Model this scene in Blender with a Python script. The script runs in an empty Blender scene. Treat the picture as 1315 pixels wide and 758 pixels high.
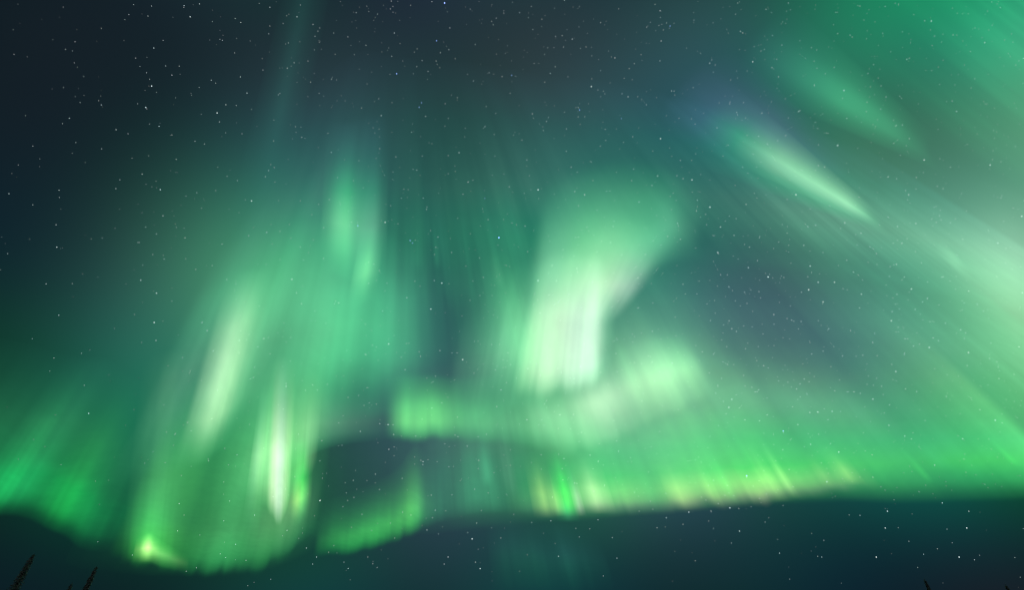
import bpy, math, random
import numpy as np

# ------------------------------------------------------------------ camera, sky, light, exposure
scene = bpy.context.scene
COL = scene.collection
PITCH = math.radians(36.9)                      # the camera looks well up into the sky
EYE = np.array([0.0, 0.0, 1.6])
cam_data = bpy.data.cameras.new("camera")
cam_data.sensor_width = 36.0
cam_data.lens = 36.0 * 600.0 / 1315.0           # about 16 mm
cam_data.clip_start = 0.1
cam_data.clip_end = 5.0e6
camera = bpy.data.objects.new("camera", cam_data)
camera.location = EYE
camera.rotation_euler = (math.pi / 2 + PITCH, 0, 0)
COL.objects.link(camera)
scene.camera = camera

scene.view_settings.view_transform = 'Standard'
scene.view_settings.look = 'None'
scene.view_settings.exposure = 0.0
scene.view_settings.gamma = 1.0
scene.cycles.transparent_max_bounces = 48
scene.cycles.max_bounces = 6
scene.cycles.filter_width = 1.25
scene.cycles.sample_clamp_indirect = 2.0

SKY_GLOW = [  # azimuth, elevation (degrees), angular width, r, g, b
    (-63.2, 57.1, 5.3, 0.0041, 0.0043, 0.0094),
    (-56.0, 62.4, 5.8, 0.0000, 0.0140, 0.0083),
    (-26.3, 71.9, 6.7, 0.0070, 0.0000, 0.0170),
    (0.0, 73.7, 6.8, 0.0000, 0.0215, 0.0135),
    (26.3, 71.9, 6.7, 0.0000, 0.0000, 0.0130),
    (63.2, 57.1, 5.3, 0.0000, 0.0282, 0.0149),
    (68.0, 52.1, 4.8, 0.0001, 0.1112, 0.0420),
    (71.4, 47.5, 4.3, 0.0000, 0.0683, 0.0034),
    (73.9, 43.5, 4.6, 0.0000, 0.0426, 0.0210),
    (-64.4, 44.7, 4.5, 0.0027, 0.0027, 0.0041),
    (9.9, 66.1, 7.1, 0.0063, 0.0000, 0.0000),
    (28.8, 63.5, 6.8, 0.0000, 0.0117, 0.0000),
    (42.8, 59.2, 6.3, 0.0152, 0.0411, 0.0381),
    (52.5, 54.3, 5.7, 0.0000, 0.0084, 0.0000),
    (59.2, 49.5, 5.1, 0.0047, 0.0816, 0.0353),
    (64.0, 45.0, 4.5, 0.0000, 0.0037, 0.0273),
    (67.6, 41.0, 4.0, 0.0000, 0.1046, 0.0588),
    (70.4, 37.5, 4.6, 0.0228, 0.1353, 0.0646),
    (-64.8, 34.1, 5.1, 0.0013, 0.0017, 0.0000),
    (-61.2, 37.4, 4.5, 0.0012, 0.0000, 0.0025),
    (-42.3, 49.6, 6.5, 0.0036, 0.0000, 0.0000),
    (-31.3, 53.6, 7.2, 0.0153, 0.0135, 0.0232),
    (-16.9, 56.6, 7.7, 0.0000, 0.0153, 0.0114),
    (0.0, 57.8, 7.9, 0.0084, 0.0000, 0.0000),
    (16.9, 56.6, 7.6, 0.0141, 0.0078, 0.0274),
    (31.3, 53.6, 7.1, 0.0000, 0.0000, 0.0174),
    (42.3, 49.6, 6.5, 0.0050, 0.0174, 0.0432),
    (50.5, 45.3, 5.8, 0.0082, 0.0457, 0.0144),
    (56.6, 41.1, 5.1, 0.0033, 0.0000, 0.0000),
    (64.8, 34.1, 4.7, 0.0513, 0.1497, 0.0694),
    (-59.0, 29.9, 5.2, 0.0000, 0.0020, 0.0051),
    (-42.0, 39.7, 6.4, 0.0019, 0.0000, 0.0027),
    (-32.9, 43.1, 7.2, 0.0015, 0.0486, 0.0632),
    (-21.4, 46.1, 7.9, 0.0000, 0.0260, 0.0107),
    (6.7, 47.9, 8.5, 0.0000, 0.0737, 0.0578),
    (20.4, 46.3, 8.0, 0.0000, 0.0507, 0.0165),
    (32.1, 43.4, 7.3, 0.0000, 0.0168, 0.0063),
    (41.4, 39.9, 6.5, 0.0000, 0.0325, 0.0223),
    (48.6, 36.4, 5.7, 0.0426, 0.1386, 0.0682),
    (54.3, 33.1, 5.0, 0.0023, 0.0000, 0.0287),
    (58.7, 30.1, 4.4, 0.0000, 0.0331, 0.0245),
    (62.2, 27.5, 5.0, 0.0687, 0.2014, 0.1090),
    (-56.9, 22.9, 5.1, 0.0000, 0.0000, 0.0039),
    (-41.2, 30.2, 6.1, 0.0070, 0.0000, 0.0271),
    (-33.3, 32.9, 7.0, 0.0527, 0.2687, 0.0942),
    (-12.4, 37.1, 8.4, 0.0000, 0.0000, 0.0111),
    (23.7, 35.4, 7.7, 0.0000, 0.0381, 0.0400),
    (33.3, 32.9, 6.9, 0.0259, 0.0000, 0.0300),
    (47.6, 27.6, 5.3, 0.0277, 0.0900, 0.0645),
    (52.7, 25.1, 4.6, 0.0000, 0.0366, 0.0000),
    (56.9, 22.9, 4.8, 0.0945, 0.1136, 0.1099),
    (-51.8, 18.4, 4.8, 0.0000, 0.0187, 0.0000),
    (-41.4, 22.0, 5.4, 0.0043, 0.0560, 0.0435),
    (-16.7, 27.3, 7.6, 0.0000, 0.0112, 0.0318),
    (-6.0, 28.1, 8.0, 0.0000, 0.0000, 0.0135),
    (15.9, 27.4, 7.6, 0.0182, 0.0646, 0.0628),
    (25.6, 25.9, 7.0, 0.0000, 0.0000, 0.0116),
    (33.9, 24.0, 6.2, 0.0000, 0.0000, 0.0361),
    (40.9, 22.1, 5.4, 0.0000, 0.0000, 0.0301),
    (51.5, 18.5, 4.1, 0.0000, 0.0740, 0.0000),
    (55.4, 17.0, 4.5, 0.0000, 0.0957, 0.0000),
    (-41.4, 15.3, 4.7, 0.0000, 0.0277, 0.0012),
    (-35.2, 16.7, 5.4, 0.0004, 0.0801, 0.0390),
    (-10.0, 19.8, 7.0, 0.0243, 0.0531, 0.0461),
    (10.0, 19.8, 7.1, 0.0116, 0.1128, 0.0327),
    (19.5, 19.0, 6.6, 0.0192, 0.0000, 0.0718),
    (27.9, 17.9, 6.1, 0.0000, 0.0532, 0.0000),
    (35.2, 16.7, 5.4, 0.0019, 0.0221, 0.0303),
    (41.4, 15.3, 4.7, 0.0010, 0.0806, 0.0217),
    (46.7, 14.1, 4.1, 0.0000, 0.0190, 0.0000),
    (51.0, 13.0, 4.1, 0.0000, 0.0204, 0.0000),
    (-14.1, 13.0, 6.5, 0.0000, 0.0000, 0.0060),
    (-5.0, 13.3, 6.8, 0.0072, 0.0000, 0.0232),
    (41.7, 10.1, 4.3, 0.0000, 0.0000, 0.0159),
    (-42.1, 4.9, 4.0, 0.0000, 0.0000, 0.0029),
    (-24.3, 6.0, 5.4, 0.0022, 0.0245, 0.0000),
    (-16.8, 6.3, 5.9, 0.0000, 0.0230, 0.0046),
    (0.0, 6.6, 6.3, 0.0000, 0.0264, 0.0118),
    (8.6, 6.5, 6.3, 0.0000, 0.0000, 0.0087),
    (24.3, 6.0, 5.5, 0.0000, 0.0083, 0.0085),
    (31.0, 5.6, 4.9, 0.0000, 0.0000, 0.0080),
    (-26.3, 0.5, 5.3, 0.0000, 0.0000, 0.0095),
    (-19.5, 0.6, 5.8, 0.0000, 0.0000, 0.0233),
    (3.7, 0.6, 6.4, 0.0000, 0.0064, 0.0144),
    (19.0, 0.6, 5.8, 0.0000, 0.0039, 0.0000),
    (42.0, 0.4, 3.8, 0.0058, 0.0000, 0.0000),
]


world = bpy.data.worlds.new("World")
scene.world = world
world.use_nodes = True
nt = world.node_tree
nt.nodes.clear()
N = nt.nodes.new
L = nt.links.new
w_out = N('ShaderNodeOutputWorld')
w_bg = N('ShaderNodeBackground')
w_bg.inputs['Strength'].default_value = 1.0
L(w_bg.outputs[0], w_out.inputs['Surface'])
coord = N('ShaderNodeTexCoord')
# the last of the twilight, from a sun well under the horizon
night = N('ShaderNodeTexSky')
night.sky_type = 'NISHITA'
night.sun_disc = False
night.sun_elevation = math.radians(-9.0)
night.sun_rotation = math.radians(200.0)
night_bg = N('ShaderNodeVectorMath'); night_bg.operation = 'SCALE'
night_bg.inputs['Scale'].default_value = 0.002
L(night.outputs[0], night_bg.inputs[0])
total = N('ShaderNodeVectorMath'); total.operation = 'ADD'
total.inputs[1].default_value = (0.0035, 0.0105, 0.0145)
L(night_bg.outputs[0], total.inputs[0])


def direction(az, el):
    a, e = math.radians(az), math.radians(el)
    return (math.sin(a) * math.cos(e), math.cos(a) * math.cos(e), math.sin(e))


# broad diffuse airglow and far aurora: soft lobes of light in the night sky
for az, el, width, r, g, b in SKY_GLOW:
    k = 1.0 / math.radians(width) ** 2
    dot = N('ShaderNodeVectorMath'); dot.operation = 'DOT_PRODUCT'
    L(coord.outputs['Generated'], dot.inputs[0])
    dot.inputs[1].default_value = direction(az, el)
    arg = N('ShaderNodeMath'); arg.operation = 'MULTIPLY_ADD'
    L(dot.outputs['Value'], arg.inputs[0])
    arg.inputs[1].default_value = k
    arg.inputs[2].default_value = -k
    ex = N('ShaderNodeMath'); ex.operation = 'EXPONENT'
    L(arg.outputs[0], ex.inputs[0])
    sc_ = N('ShaderNodeVectorMath'); sc_.operation = 'SCALE'
    sc_.inputs[0].default_value = (r, g, b)
    L(ex.outputs[0], sc_.inputs['Scale'])
    add = N('ShaderNodeVectorMath'); add.operation = 'ADD'
    L(total.outputs[0], add.inputs[0])
    L(sc_.outputs[0], add.inputs[1])
    total = add
lim = N('ShaderNodeVectorMath'); lim.operation = 'MAXIMUM'
L(total.outputs[0], lim.inputs[0])
lim.inputs[1].default_value = (0.002, 0.004, 0.006)
L(lim.outputs[0], w_bg.inputs['Color'])

# added fill light from behind the camera, lifts the black spruce tops
fill_sun_data = bpy.data.lights.new("fill_sun", 'SUN')
fill_sun_data.energy = 0.10
fill_sun_data.angle = math.radians(0.5)
fill_sun_data.color = (1.0, 0.95, 0.88)
fill_sun = bpy.data.objects.new("fill_sun", fill_sun_data)
fill_sun.rotation_euler = (math.radians(55), 0, math.radians(20))
COL.objects.link(fill_sun)

# ------------------------------------------------------------------ helpers
FWD = np.array([0, math.cos(PITCH), math.sin(PITCH)])
UPV = np.array([0, -math.sin(PITCH), math.cos(PITCH)])
RGT = np.array([1.0, 0, 0])


def look(x, y):
    """Unit direction seen from the eye for a point measured on the photograph (1315 wide)."""
    x = np.asarray(x, float); y = np.asarray(y, float)
    d = ((x - 657.5) / 600.0)[..., None] * RGT - ((y - 379.0) / 600.0)[..., None] * UPV + FWD
    return d / np.linalg.norm(d, axis=-1, keepdims=True)


def at_altitude(x, y, alt):
    """World point at the given altitude (metres) in that direction."""
    d = look(x, y)
    return EYE + d * ((np.asarray(alt) - EYE[2]) / np.maximum(d[..., 2], 0.01))[..., None]


def spline(xk, yk, x):
    """Monotone (Fritsch-Carlson) cubic through the knots."""
    xk = np.asarray(xk, float); yk = np.asarray(yk, float)
    h = np.diff(xk); dl = np.diff(yk) / h
    m = np.zeros_like(yk)
    m[0], m[-1] = dl[0], dl[-1]
    for i in range(1, len(yk) - 1):
        if dl[i - 1] * dl[i] > 0:
            w1, w2 = 2 * h[i] + h[i - 1], h[i] + 2 * h[i - 1]
            m[i] = (w1 + w2) / (w1 / dl[i - 1] + w2 / dl[i])
    i = np.clip(np.searchsorted(xk, x) - 1, 0, len(h) - 1)
    t = np.clip((x - xk[i]) / h[i], 0, 1)
    return ((1 + 2 * t) * (1 - t) ** 2 * yk[i] + t * (1 - t) ** 2 * h[i] * m[i]
            + t * t * (3 - 2 * t) * yk[i + 1] + t * t * (t - 1) * h[i] * m[i + 1])


def noise1(x, seed):
    rng = np.random.RandomState(seed)
    tab = rng.uniform(-1, 1, 512)
    i = np.floor(x).astype(int); f = x - i; f = f * f * (3 - 2 * f)
    return tab[i % 512] * (1 - f) + tab[(i + 1) % 512] * f


def smooth1(a, n):
    if n < 1:
        return a
    k = np.hanning(2 * n + 3)[1:-1]; k /= k.sum()
    return np.convolve(np.pad(a, n, mode='edge'), k, mode='valid')


# ------------------------------------------------------------------ materials
def aurora_material(name, mottle):
    """Thin glowing air: light is given off, everything behind shows through."""
    m = bpy.data.materials.new(name); m.use_nodes = True
    m.cycles.emission_sampling = 'NONE'
    t = m.node_tree; t.nodes.clear()
    out = t.nodes.new('ShaderNodeOutputMaterial')
    add = t.nodes.new('ShaderNodeAddShader')
    em = t.nodes.new('ShaderNodeEmission')
    tr = t.nodes.new('ShaderNodeBsdfTransparent')
    at = t.nodes.new('ShaderNodeAttribute'); at.attribute_name = 'glow'
    tc = t.nodes.new('ShaderNodeTexCoord')
    no = t.nodes.new('ShaderNodeTexNoise')
    no.inputs['Scale'].default_value = 1 / 18000.0
    no.inputs['Detail'].default_value = 3.0
    mr = t.nodes.new('ShaderNodeMapRange')
    mr.inputs['From Min'].default_value = 0.25; mr.inputs['From Max'].default_value = 0.75
    mr.inputs['To Min'].default_value = 1 - mottle; mr.inputs['To Max'].default_value = 1 + mottle
    t.links.new(tc.outputs['Object'], no.inputs['Vector'])
    t.links.new(no.outputs[0], mr.inputs['Value'])
    t.links.new(mr.outputs[0], em.inputs['Strength'])
    t.links.new(at.outputs['Color'], em.inputs['Color'])
    t.links.new(em.outputs[0], add.inputs[0]); t.links.new(tr.outputs[0], add.inputs[1])
    t.links.new(add.outputs[0], out.inputs['Surface'])
    return m


AURORA = aurora_material('aurora_glow', 0.07)

# colours of the light at unit brightness (linear)
GREEN = (0.055, 0.40, 0.175)
DEEP = (0.012, 0.34, 0.10)
LIME = (0.05, 0.50, 0.07)
PALE = (0.32, 0.66, 0.37)
WHITE = (0.66, 0.82, 0.62)
YELLOW = (0.37, 0.68, 0.21)
TEAL = (0.035, 0.20, 0.16)
BLUE = (0.07, 0.13, 0.24)
VIOLET = (0.13, 0.10, 0.26)
GREY = (0.14, 0.30, 0.20)
PINK = (0.42, 0.38, 0.36)

MAGNETIC_ZENITH = (525.0, -180.0)   # where the field lines, and so all rays, run together


def sheet_grid(pts, prof, rays=None, blur=10.0, vblur=10.0, res=2.6, ragged=0.0, seed=77):
    """Columns of a sheet. pts: (x, y of the lower edge, x, y of the top or a length towards the magnetic zenith,
    brightness, one number or one for each of red, green and blue). prof: brightness up the field line. blur, vblur: softness across and up the rays."""
    cols = []
    for p in pts:
        p = tuple(p[:-1]) + (tuple(p[-1]) if isinstance(p[-1], (tuple, list)) else (p[-1],) * 3)
        if len(p) == 6:
            x, y, ln = p[:3]
            vx, vy = MAGNETIC_ZENITH[0] - x, MAGNETIC_ZENITH[1] - y
            q = math.hypot(vx, vy)
            cols.append((x, y, x + vx / q * ln, y + vy / q * ln) + p[3:])
        else:
            cols.append(p)
    c = np.array(cols, float)
    mid = (c[:, 0:2] + c[:, 2:4]) / 2
    step = np.maximum(np.hypot(*np.diff(c[:, 0:2], axis=0).T), np.hypot(*np.diff(mid, axis=0).T))
    arc = np.concatenate([[0], np.cumsum(np.maximum(step, 1.0))])
    nu = max(14, int(arc[-1] / res))
    du = arc[-1] / nu
    length = np.hypot(c[:, 2] - c[:, 0], c[:, 3] - c[:, 1])
    nv = max(16, int(length.max() / 3.5))
    u = np.linspace(0, arc[-1], nu + 1)
    xb, yb, xt, yt = [smooth1(spline(arc, c[:, i], u), int(8 / du)) for i in range(4)]
    A = np.stack([smooth1(np.interp(u, arc, c[:, 4 + i]), int(blur / du)) for i in range(3)], -1)
    e = np.minimum(1, np.minimum(u, arc[-1] - u) / max(blur, 3.0))
    A = np.maximum(A, 0) * (e * e * (3 - 2 * e))[:, None]
    s = np.linspace(0, 1, nv + 1)
    P = np.maximum(smooth1(spline([k for k, _ in prof], [v for _, v in prof], s), int(vblur / length.max() * nv)), 0)
    e = np.minimum(1, np.minimum(s, 1 - s) / min(.3, max(vblur, 3.0) / length.max()))
    P = P * e * e * (3 - 2 * e)
    I = A[:, None, :] * P[None, :, None]
    if rays:
        amp, wave, sd = rays
        n = 0.55 * noise1(u / wave, sd) + 0.3 * noise1(u / wave * 2.3 + 31, sd + 1) + 0.25 * noise1(u / wave * 5.1 + 7, sd + 2)
        n2 = 0.55 * noise1(u / wave * .8, sd + 5) + 0.3 * noise1(u / wave * 1.9 + 31, sd + 6)
        I = I * np.maximum(0.05, 1 + amp * (n[:, None] * (1 - s[None, :]) + n2[:, None] * s[None, :]) * 1.5)[..., None]
    if ragged:
        r = noise1(u / 14.0, seed) * 0.65 + noise1(u / 6.0, seed + 1) * 0.35
        dx, dy = (xt - xb), (yt - yb)
        xb = xb + dx * ragged * r; yb = yb + dy * ragged * r
    X = xb[:, None] + (xt - xb)[:, None] * s
    Y = yb[:, None] + (yt - yb)[:, None] * s
    return X, Y, I, s


def ramp_rgb(ramp, s):
    sk = [k for k, _ in ramp]
    return np.stack([np.interp(s, sk, [v[i] for _, v in ramp]) for i in range(3)], -1)


# ---- end of the shared part
def sheet(name, label, cat, pts, prof, ramp, group=None, base_alt=100000.0, cut=0.0015, **kw):
    """One sheet of aurora: its lower edge at base_alt (100 km), rising along the field lines."""
    X, Y, I, s = sheet_grid(pts, prof, **kw)
    nu, nv = X.shape[0] - 1, X.shape[1] - 1
    G = I * ramp_rgb(ramp, s)[None]
    alt = base_alt * (1 + s[None, :] * (np.hypot(X[:, -1] - X[:, 0], Y[:, -1] - Y[:, 0])[:, None] / 320.0))
    V = at_altitude(X, Y, alt)
    lum = G.max(-1)
    org = V[:, 0].mean(0)
    me = bpy.data.meshes.new(name)
    ix = np.arange((nu + 1) * (nv + 1)).reshape(nu + 1, nv + 1)
    quads = np.stack([ix[:-1, :-1], ix[1:, :-1], ix[1:, 1:], ix[:-1, 1:]], -1)
    keep = np.maximum.reduce([lum[:-1, :-1], lum[1:, :-1], lum[1:, 1:], lum[:-1, 1:]]) > cut
    quads = quads[keep]
    used = np.unique(quads)
    remap = np.zeros(ix.size, int); remap[used] = np.arange(len(used))
    me.from_pydata((V.reshape(-1, 3)[used] - org).tolist(), [], remap[quads].tolist())
    at = me.attributes.new('glow', 'FLOAT_COLOR', 'POINT')
    at.data.foreach_set('color', np.concatenate([G.reshape(-1, 3)[used], np.ones((len(used), 1))], 1).astype(np.float32).ravel())
    me.polygons.foreach_set('use_smooth', [True] * len(me.polygons))
    me.materials.append(AURORA)
    o = bpy.data.objects.new(name, me)
    o.location = org
    COL.objects.link(o)
    o['label'] = label; o['category'] = cat
    if group:
        o['group'] = group
    return o


# ------------------------------------------------------------------ the aurora
BOT = [(0, 0), (.10, .45), (.22, 1), (.42, .66), (.7, .22), (1, 0)]       # crisp lower edge, long fade upward
SOFT = [(0, 0), (.16, .28), (.40, 1), (.62, .75), (.82, .25), (1, 0)]     # soft below as well
BELL = [(0, 0), (.25, .42), (.5, 1), (.75, .42), (1, 0)]

# three great diffuse fans of rays, far behind everything else
sheet('aurora_veil', 'lowest and widest diffuse fan of rays, standing on the whole lower edge of the aurora', 'aurora',
      [(60, 742, 330, 0), (130, 738, 360, (.021, .023, .015)), (200, 744, 400, (.082, .102, .054)), (270, 744, 420, (.131, .155, .099)), (340, 736, 420, (.172, .165, .107)), (395, 715, 400, (.097, .109, .085)), (440, 690, 380, (.055, .056, .052)), (490, 690, 360, (.054, .054, .048)),
       (545, 690, 350, (.109, .103, .084)), (600, 684, 350, (.111, .114, .086)), (660, 676, 360, (.151, .173, .13)), (730, 670, 370, (.223, .225, .147)), (800, 664, 380, (.351, .288, .223)), (870, 660, 390, (.325, .28, .184)), (940, 654, 400, (.353, .344, .195)), (1010, 648, 410, (.23, .305, .17)),
       (1080, 644, 420, (.173, .207, .13)), (1150, 644, 430, (.132, .157, .098)), (1230, 646, 440, (.114, .145, .089)), (1320, 644, 450, (.163, .239, .157)), (1420, 642, 460, (.231, .314, .228)), (1500, 640, 460, (.208, .272, .214))],
      [(0, 0), (.04, .4), (.09, .95), (.2, 1), (.5, .8), (.8, .3), (1, 0)], [(0, GREEN), (.25, GREEN), (.6, GREY), (1, TEAL)],
      rays=(.22, 34, 203), blur=20, vblur=10, base_alt=170000.0, cut=.0015, group='great diffuse fans of rays')
sheet('aurora_veil', 'middle diffuse fan of rays behind the bright patches', 'aurora',
      [(120, 640, 380, 0), (190, 620, 400, (.318, .278, .295)), (260, 600, 400, (.255, .344, .268)), (330, 580, 390, (.219, .372, .285)), (400, 570, 370, (.267, .4, .3)), (460, 560, 350, (.147, .266, .204)), (520, 545, 340, (.082, .118, .104)), (580, 530, 330, (.056, .079, .08)), (640, 530, 330, (.09, .146, .128)),
       (700, 535, 340, (.126, .204, .164)), (770, 540, 350, (.193, .288, .237)), (840, 535, 360, (.14, .215, .163)), (910, 530, 370, (.135, .189, .164)), (980, 530, 380, (.085, .115, .103)), (1060, 540, 390, (.053, .063, .055)), (1150, 550, 400, (.06, .071, .059)), (1250, 560, 420, (.129, .165, .144)), (1350, 570, 440, (.19, .253, .228)), (1450, 580, 450, (.234, .296, .28)), (1540, 580, 450, (.199, .239, .228))],
      [(0, 0), (.12, .35), (.3, .9), (.45, 1), (.65, .75), (.85, .25), (1, 0)], [(0, GREEN), (.4, GREY), (.7, GREEN), (1, TEAL)],
      rays=(.28, 28, 211), blur=22, vblur=30, base_alt=180000.0, cut=.0015, group='great diffuse fans of rays')
sheet('aurora_veil', 'highest diffuse fan of rays, fading out towards the top of the photo', 'aurora',
      [(240, 420, 340, 0), (310, 400, 350, (.064, .061, .064)), (380, 380, 340, (.126, .122, .13)), (450, 370, 320, (.092, .097, .103)), (520, 360, 300, (.071, .088, .086)), (590, 355, 290, (.089, .105, .105)), (660, 350, 290, (.125, .129, .128)), (730, 345, 290, (.151, .148, .151)), (800, 345, 300, (.139, .143, .144)), (870, 345, 310, (.106, .122, .114)),
       (940, 350, 330, (.129, .153, .14)), (1010, 355, 350, (.181, .207, .197)), (1090, 365, 370, (.271, .311, .304)), (1180, 380, 400, (.483, .522, .548)), (1280, 400, 430, (.455, .48, .456)), (1390, 420, 460, (.419, .415, .391)), (1500, 430, 470, (.319, .311, .301))],
      [(0, 0), (.15, .4), (.35, 1), (.55, .8), (.8, .35), (1, 0)], [(0, GREEN), (.4, GREY), (.7, TEAL), (1, BLUE)],
      rays=(.34, 26, 223), blur=22, vblur=36, base_alt=190000.0, cut=.0015, group='great diffuse fans of rays')

sheet('aurora_veil', 'short diffuse fan of rays between the level fold and the bright hem', 'aurora',
      [(540, 640, 170, 0), (590, 640, 180, (.1, .109, .101)), (640, 640, 190, (.124, .132, .126)), (690, 640, 200, (.125, .125, .127)), (740, 640, 200, (.136, .126, .137)), (800, 636, 200, (.177, .156, .176)), (860, 632, 200, (.192, .165, .199)), (920, 628, 210, (.181, .16, .184)), (980, 626, 220, (.185, .166, .187)), (1050, 626, 230, (.189, .175, .193)),
       (1130, 628, 240, (.196, .189, .204)), (1220, 632, 260, (.24, .227, .238)), (1310, 636, 270, (.271, .253, .256)), (1400, 640, 280, (.26, .241, .239)), (1480, 644, 280, 0)],
      BELL, [(0, GREEN), (1, GREY)], rays=(.25, 20, 231), blur=20, vblur=20, base_alt=150000.0, group='great diffuse fans of rays')
sheet('aurora_veil', 'short diffuse fan of rays across the middle height of the photo', 'aurora',
      [(180, 500, 210, 0), (240, 495, 220, (0.181, 0.168, 0.172)), (300, 490, 220, (0.224, 0.22, 0.218)), (360, 485, 220, (0.261, 0.248, 0.257)), (420, 480, 220, (0.205, 0.216, 0.205)), (480, 475, 210, (0.122, 0.14, 0.129)), (540, 470, 200, (0.083, 0.09, 0.088)), (600, 465, 200, (0.081, 0.085, 0.083)), (660, 465, 200, (0.103, 0.109, 0.105)), (720, 465, 200, (0.109, 0.116, 0.112)), (790, 470, 210, (0.109, 0.113, 0.108)),
       (860, 475, 220, (0.091, 0.092, 0.091)), (930, 485, 230, (0.081, 0.081, 0.079)), (1000, 495, 240, (0.06, 0.06, 0.057)), (1080, 505, 250, (0.068, 0.069, 0.064)), (1170, 515, 270, (0.109, 0.114, 0.104)), (1270, 530, 290, (0.178, 0.191, 0.176)), (1370, 545, 310, (0.191, 0.204, 0.19)), (1470, 560, 330, 0)],
      BELL, [(0, GREEN), (1, GREY)], rays=(.32, 20, 241), blur=20, vblur=30, base_alt=160000.0, group='great diffuse fans of rays')

# the long band along the right horizon: a tall dim veil, and the bright hem along its lower edge
sheet('aurora_curtain', 'tall dim green veil rising above the bright hem at the lower right', 'aurora',
      [(560, 690, 160, 0), (620, 686, 200, (.081, .073, .042)), (700, 676, 230, (.156, .143, .077)), (760, 672, 250, (.462, .395, .199)), (800, 668, 270, (.746, .539, .324)), (850, 664, 285, (1.011, .659, .35)), (900, 660, 300, (1.15, .768, .302)), (1000, 652, 330, (.866, .727, .229)),
       (1080, 648, 330, (.618, .538, .212)), (1160, 650, 340, (.711, .628, .254)), (1250, 648, 360, (.353, .333, .164)), (1340, 644, 380, (.445, .473, .252)), (1420, 640, 380, (.871, .868, .511))],
      [(0, 0), (.05, .25), (.13, .85), (.25, 1), (.45, .8), (.7, .4), (1, 0)],
      [(0, GREEN), (.3, GREEN), (.6, GREY), (1, TEAL)], rays=(.16, 46, 3), blur=30, vblur=14, group='curtains of the long right hand band')
sheet('aurora_curtain', 'bright yellow-green hem with fine rays just above the dark sky', 'aurora',
      [(650, 674, 110, 0), (690, 668, 120, (0.073, 0.13, 0.091)), (725, 671, 128, (0.097, 0.234, 0.133)), (770, 664, 132, (0.216, 0.385, 0.237)), (812, 664, 138, (0.346, 0.542, 0.318)), (850, 661, 140, (0.181, 0.399, 0.221)), (880, 660, 142, (0.427, 0.478, 0.302)), (905, 654, 142, (0.496, 0.536, 0.343)), (930, 656, 143, (0.459, 0.551, 0.329)), (960, 650, 143, (0.577, 0.697, 0.446)),
       (985, 651, 143, (0.772, 0.833, 0.578)), (1012, 644, 140, (0.506, 0.65, 0.404)), (1046, 641, 130, (0.285, 0.352, 0.257)), (1090, 634, 125, (0.236, 0.254, 0.195)), (1140, 630, 120, 0)],
      [(0, 0), (.05, .14), (.09, .5), (.16, .98), (.25, 1), (.45, .62), (.72, .25), (1, 0)],
      [(0, PINK), (.08, PINK), (.15, (.40, .56, .28)), (.24, (.36, .68, .23)), (.4, LIME), (.7, GREEN), (1, GREEN)], rays=(.17, 19, 11), ragged=.022, blur=9, vblur=5,
      group='curtains of the long right hand band')
sheet('aurora_curtain', 'smooth saturated green glow at the far right end of the band', 'aurora',
      [(1000, 656, 120, 0), (1060, 652, 125, (.196, .182, .142)), (1110, 650, 135, (.23, .211, .162)), (1160, 652, 142, (.391, .358, .264)), (1220, 652, 150, (.291, .264, .203)), (1280, 650, 155, (.438, .395, .303)), (1340, 648, 160, (.422, .378, .29)), (1420, 644, 160, (.617, .563, .444))],
      [(0, 0), (.15, .12), (.32, .55), (.5, 1), (.7, .65), (.85, .25), (1, 0)],
      [(0, DEEP), (.3, DEEP), (.5, LIME), (.75, GREEN), (1, GREEN)], rays=(.16, 40, 19), blur=25, vblur=12, group='curtains of the long right hand band')

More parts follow.
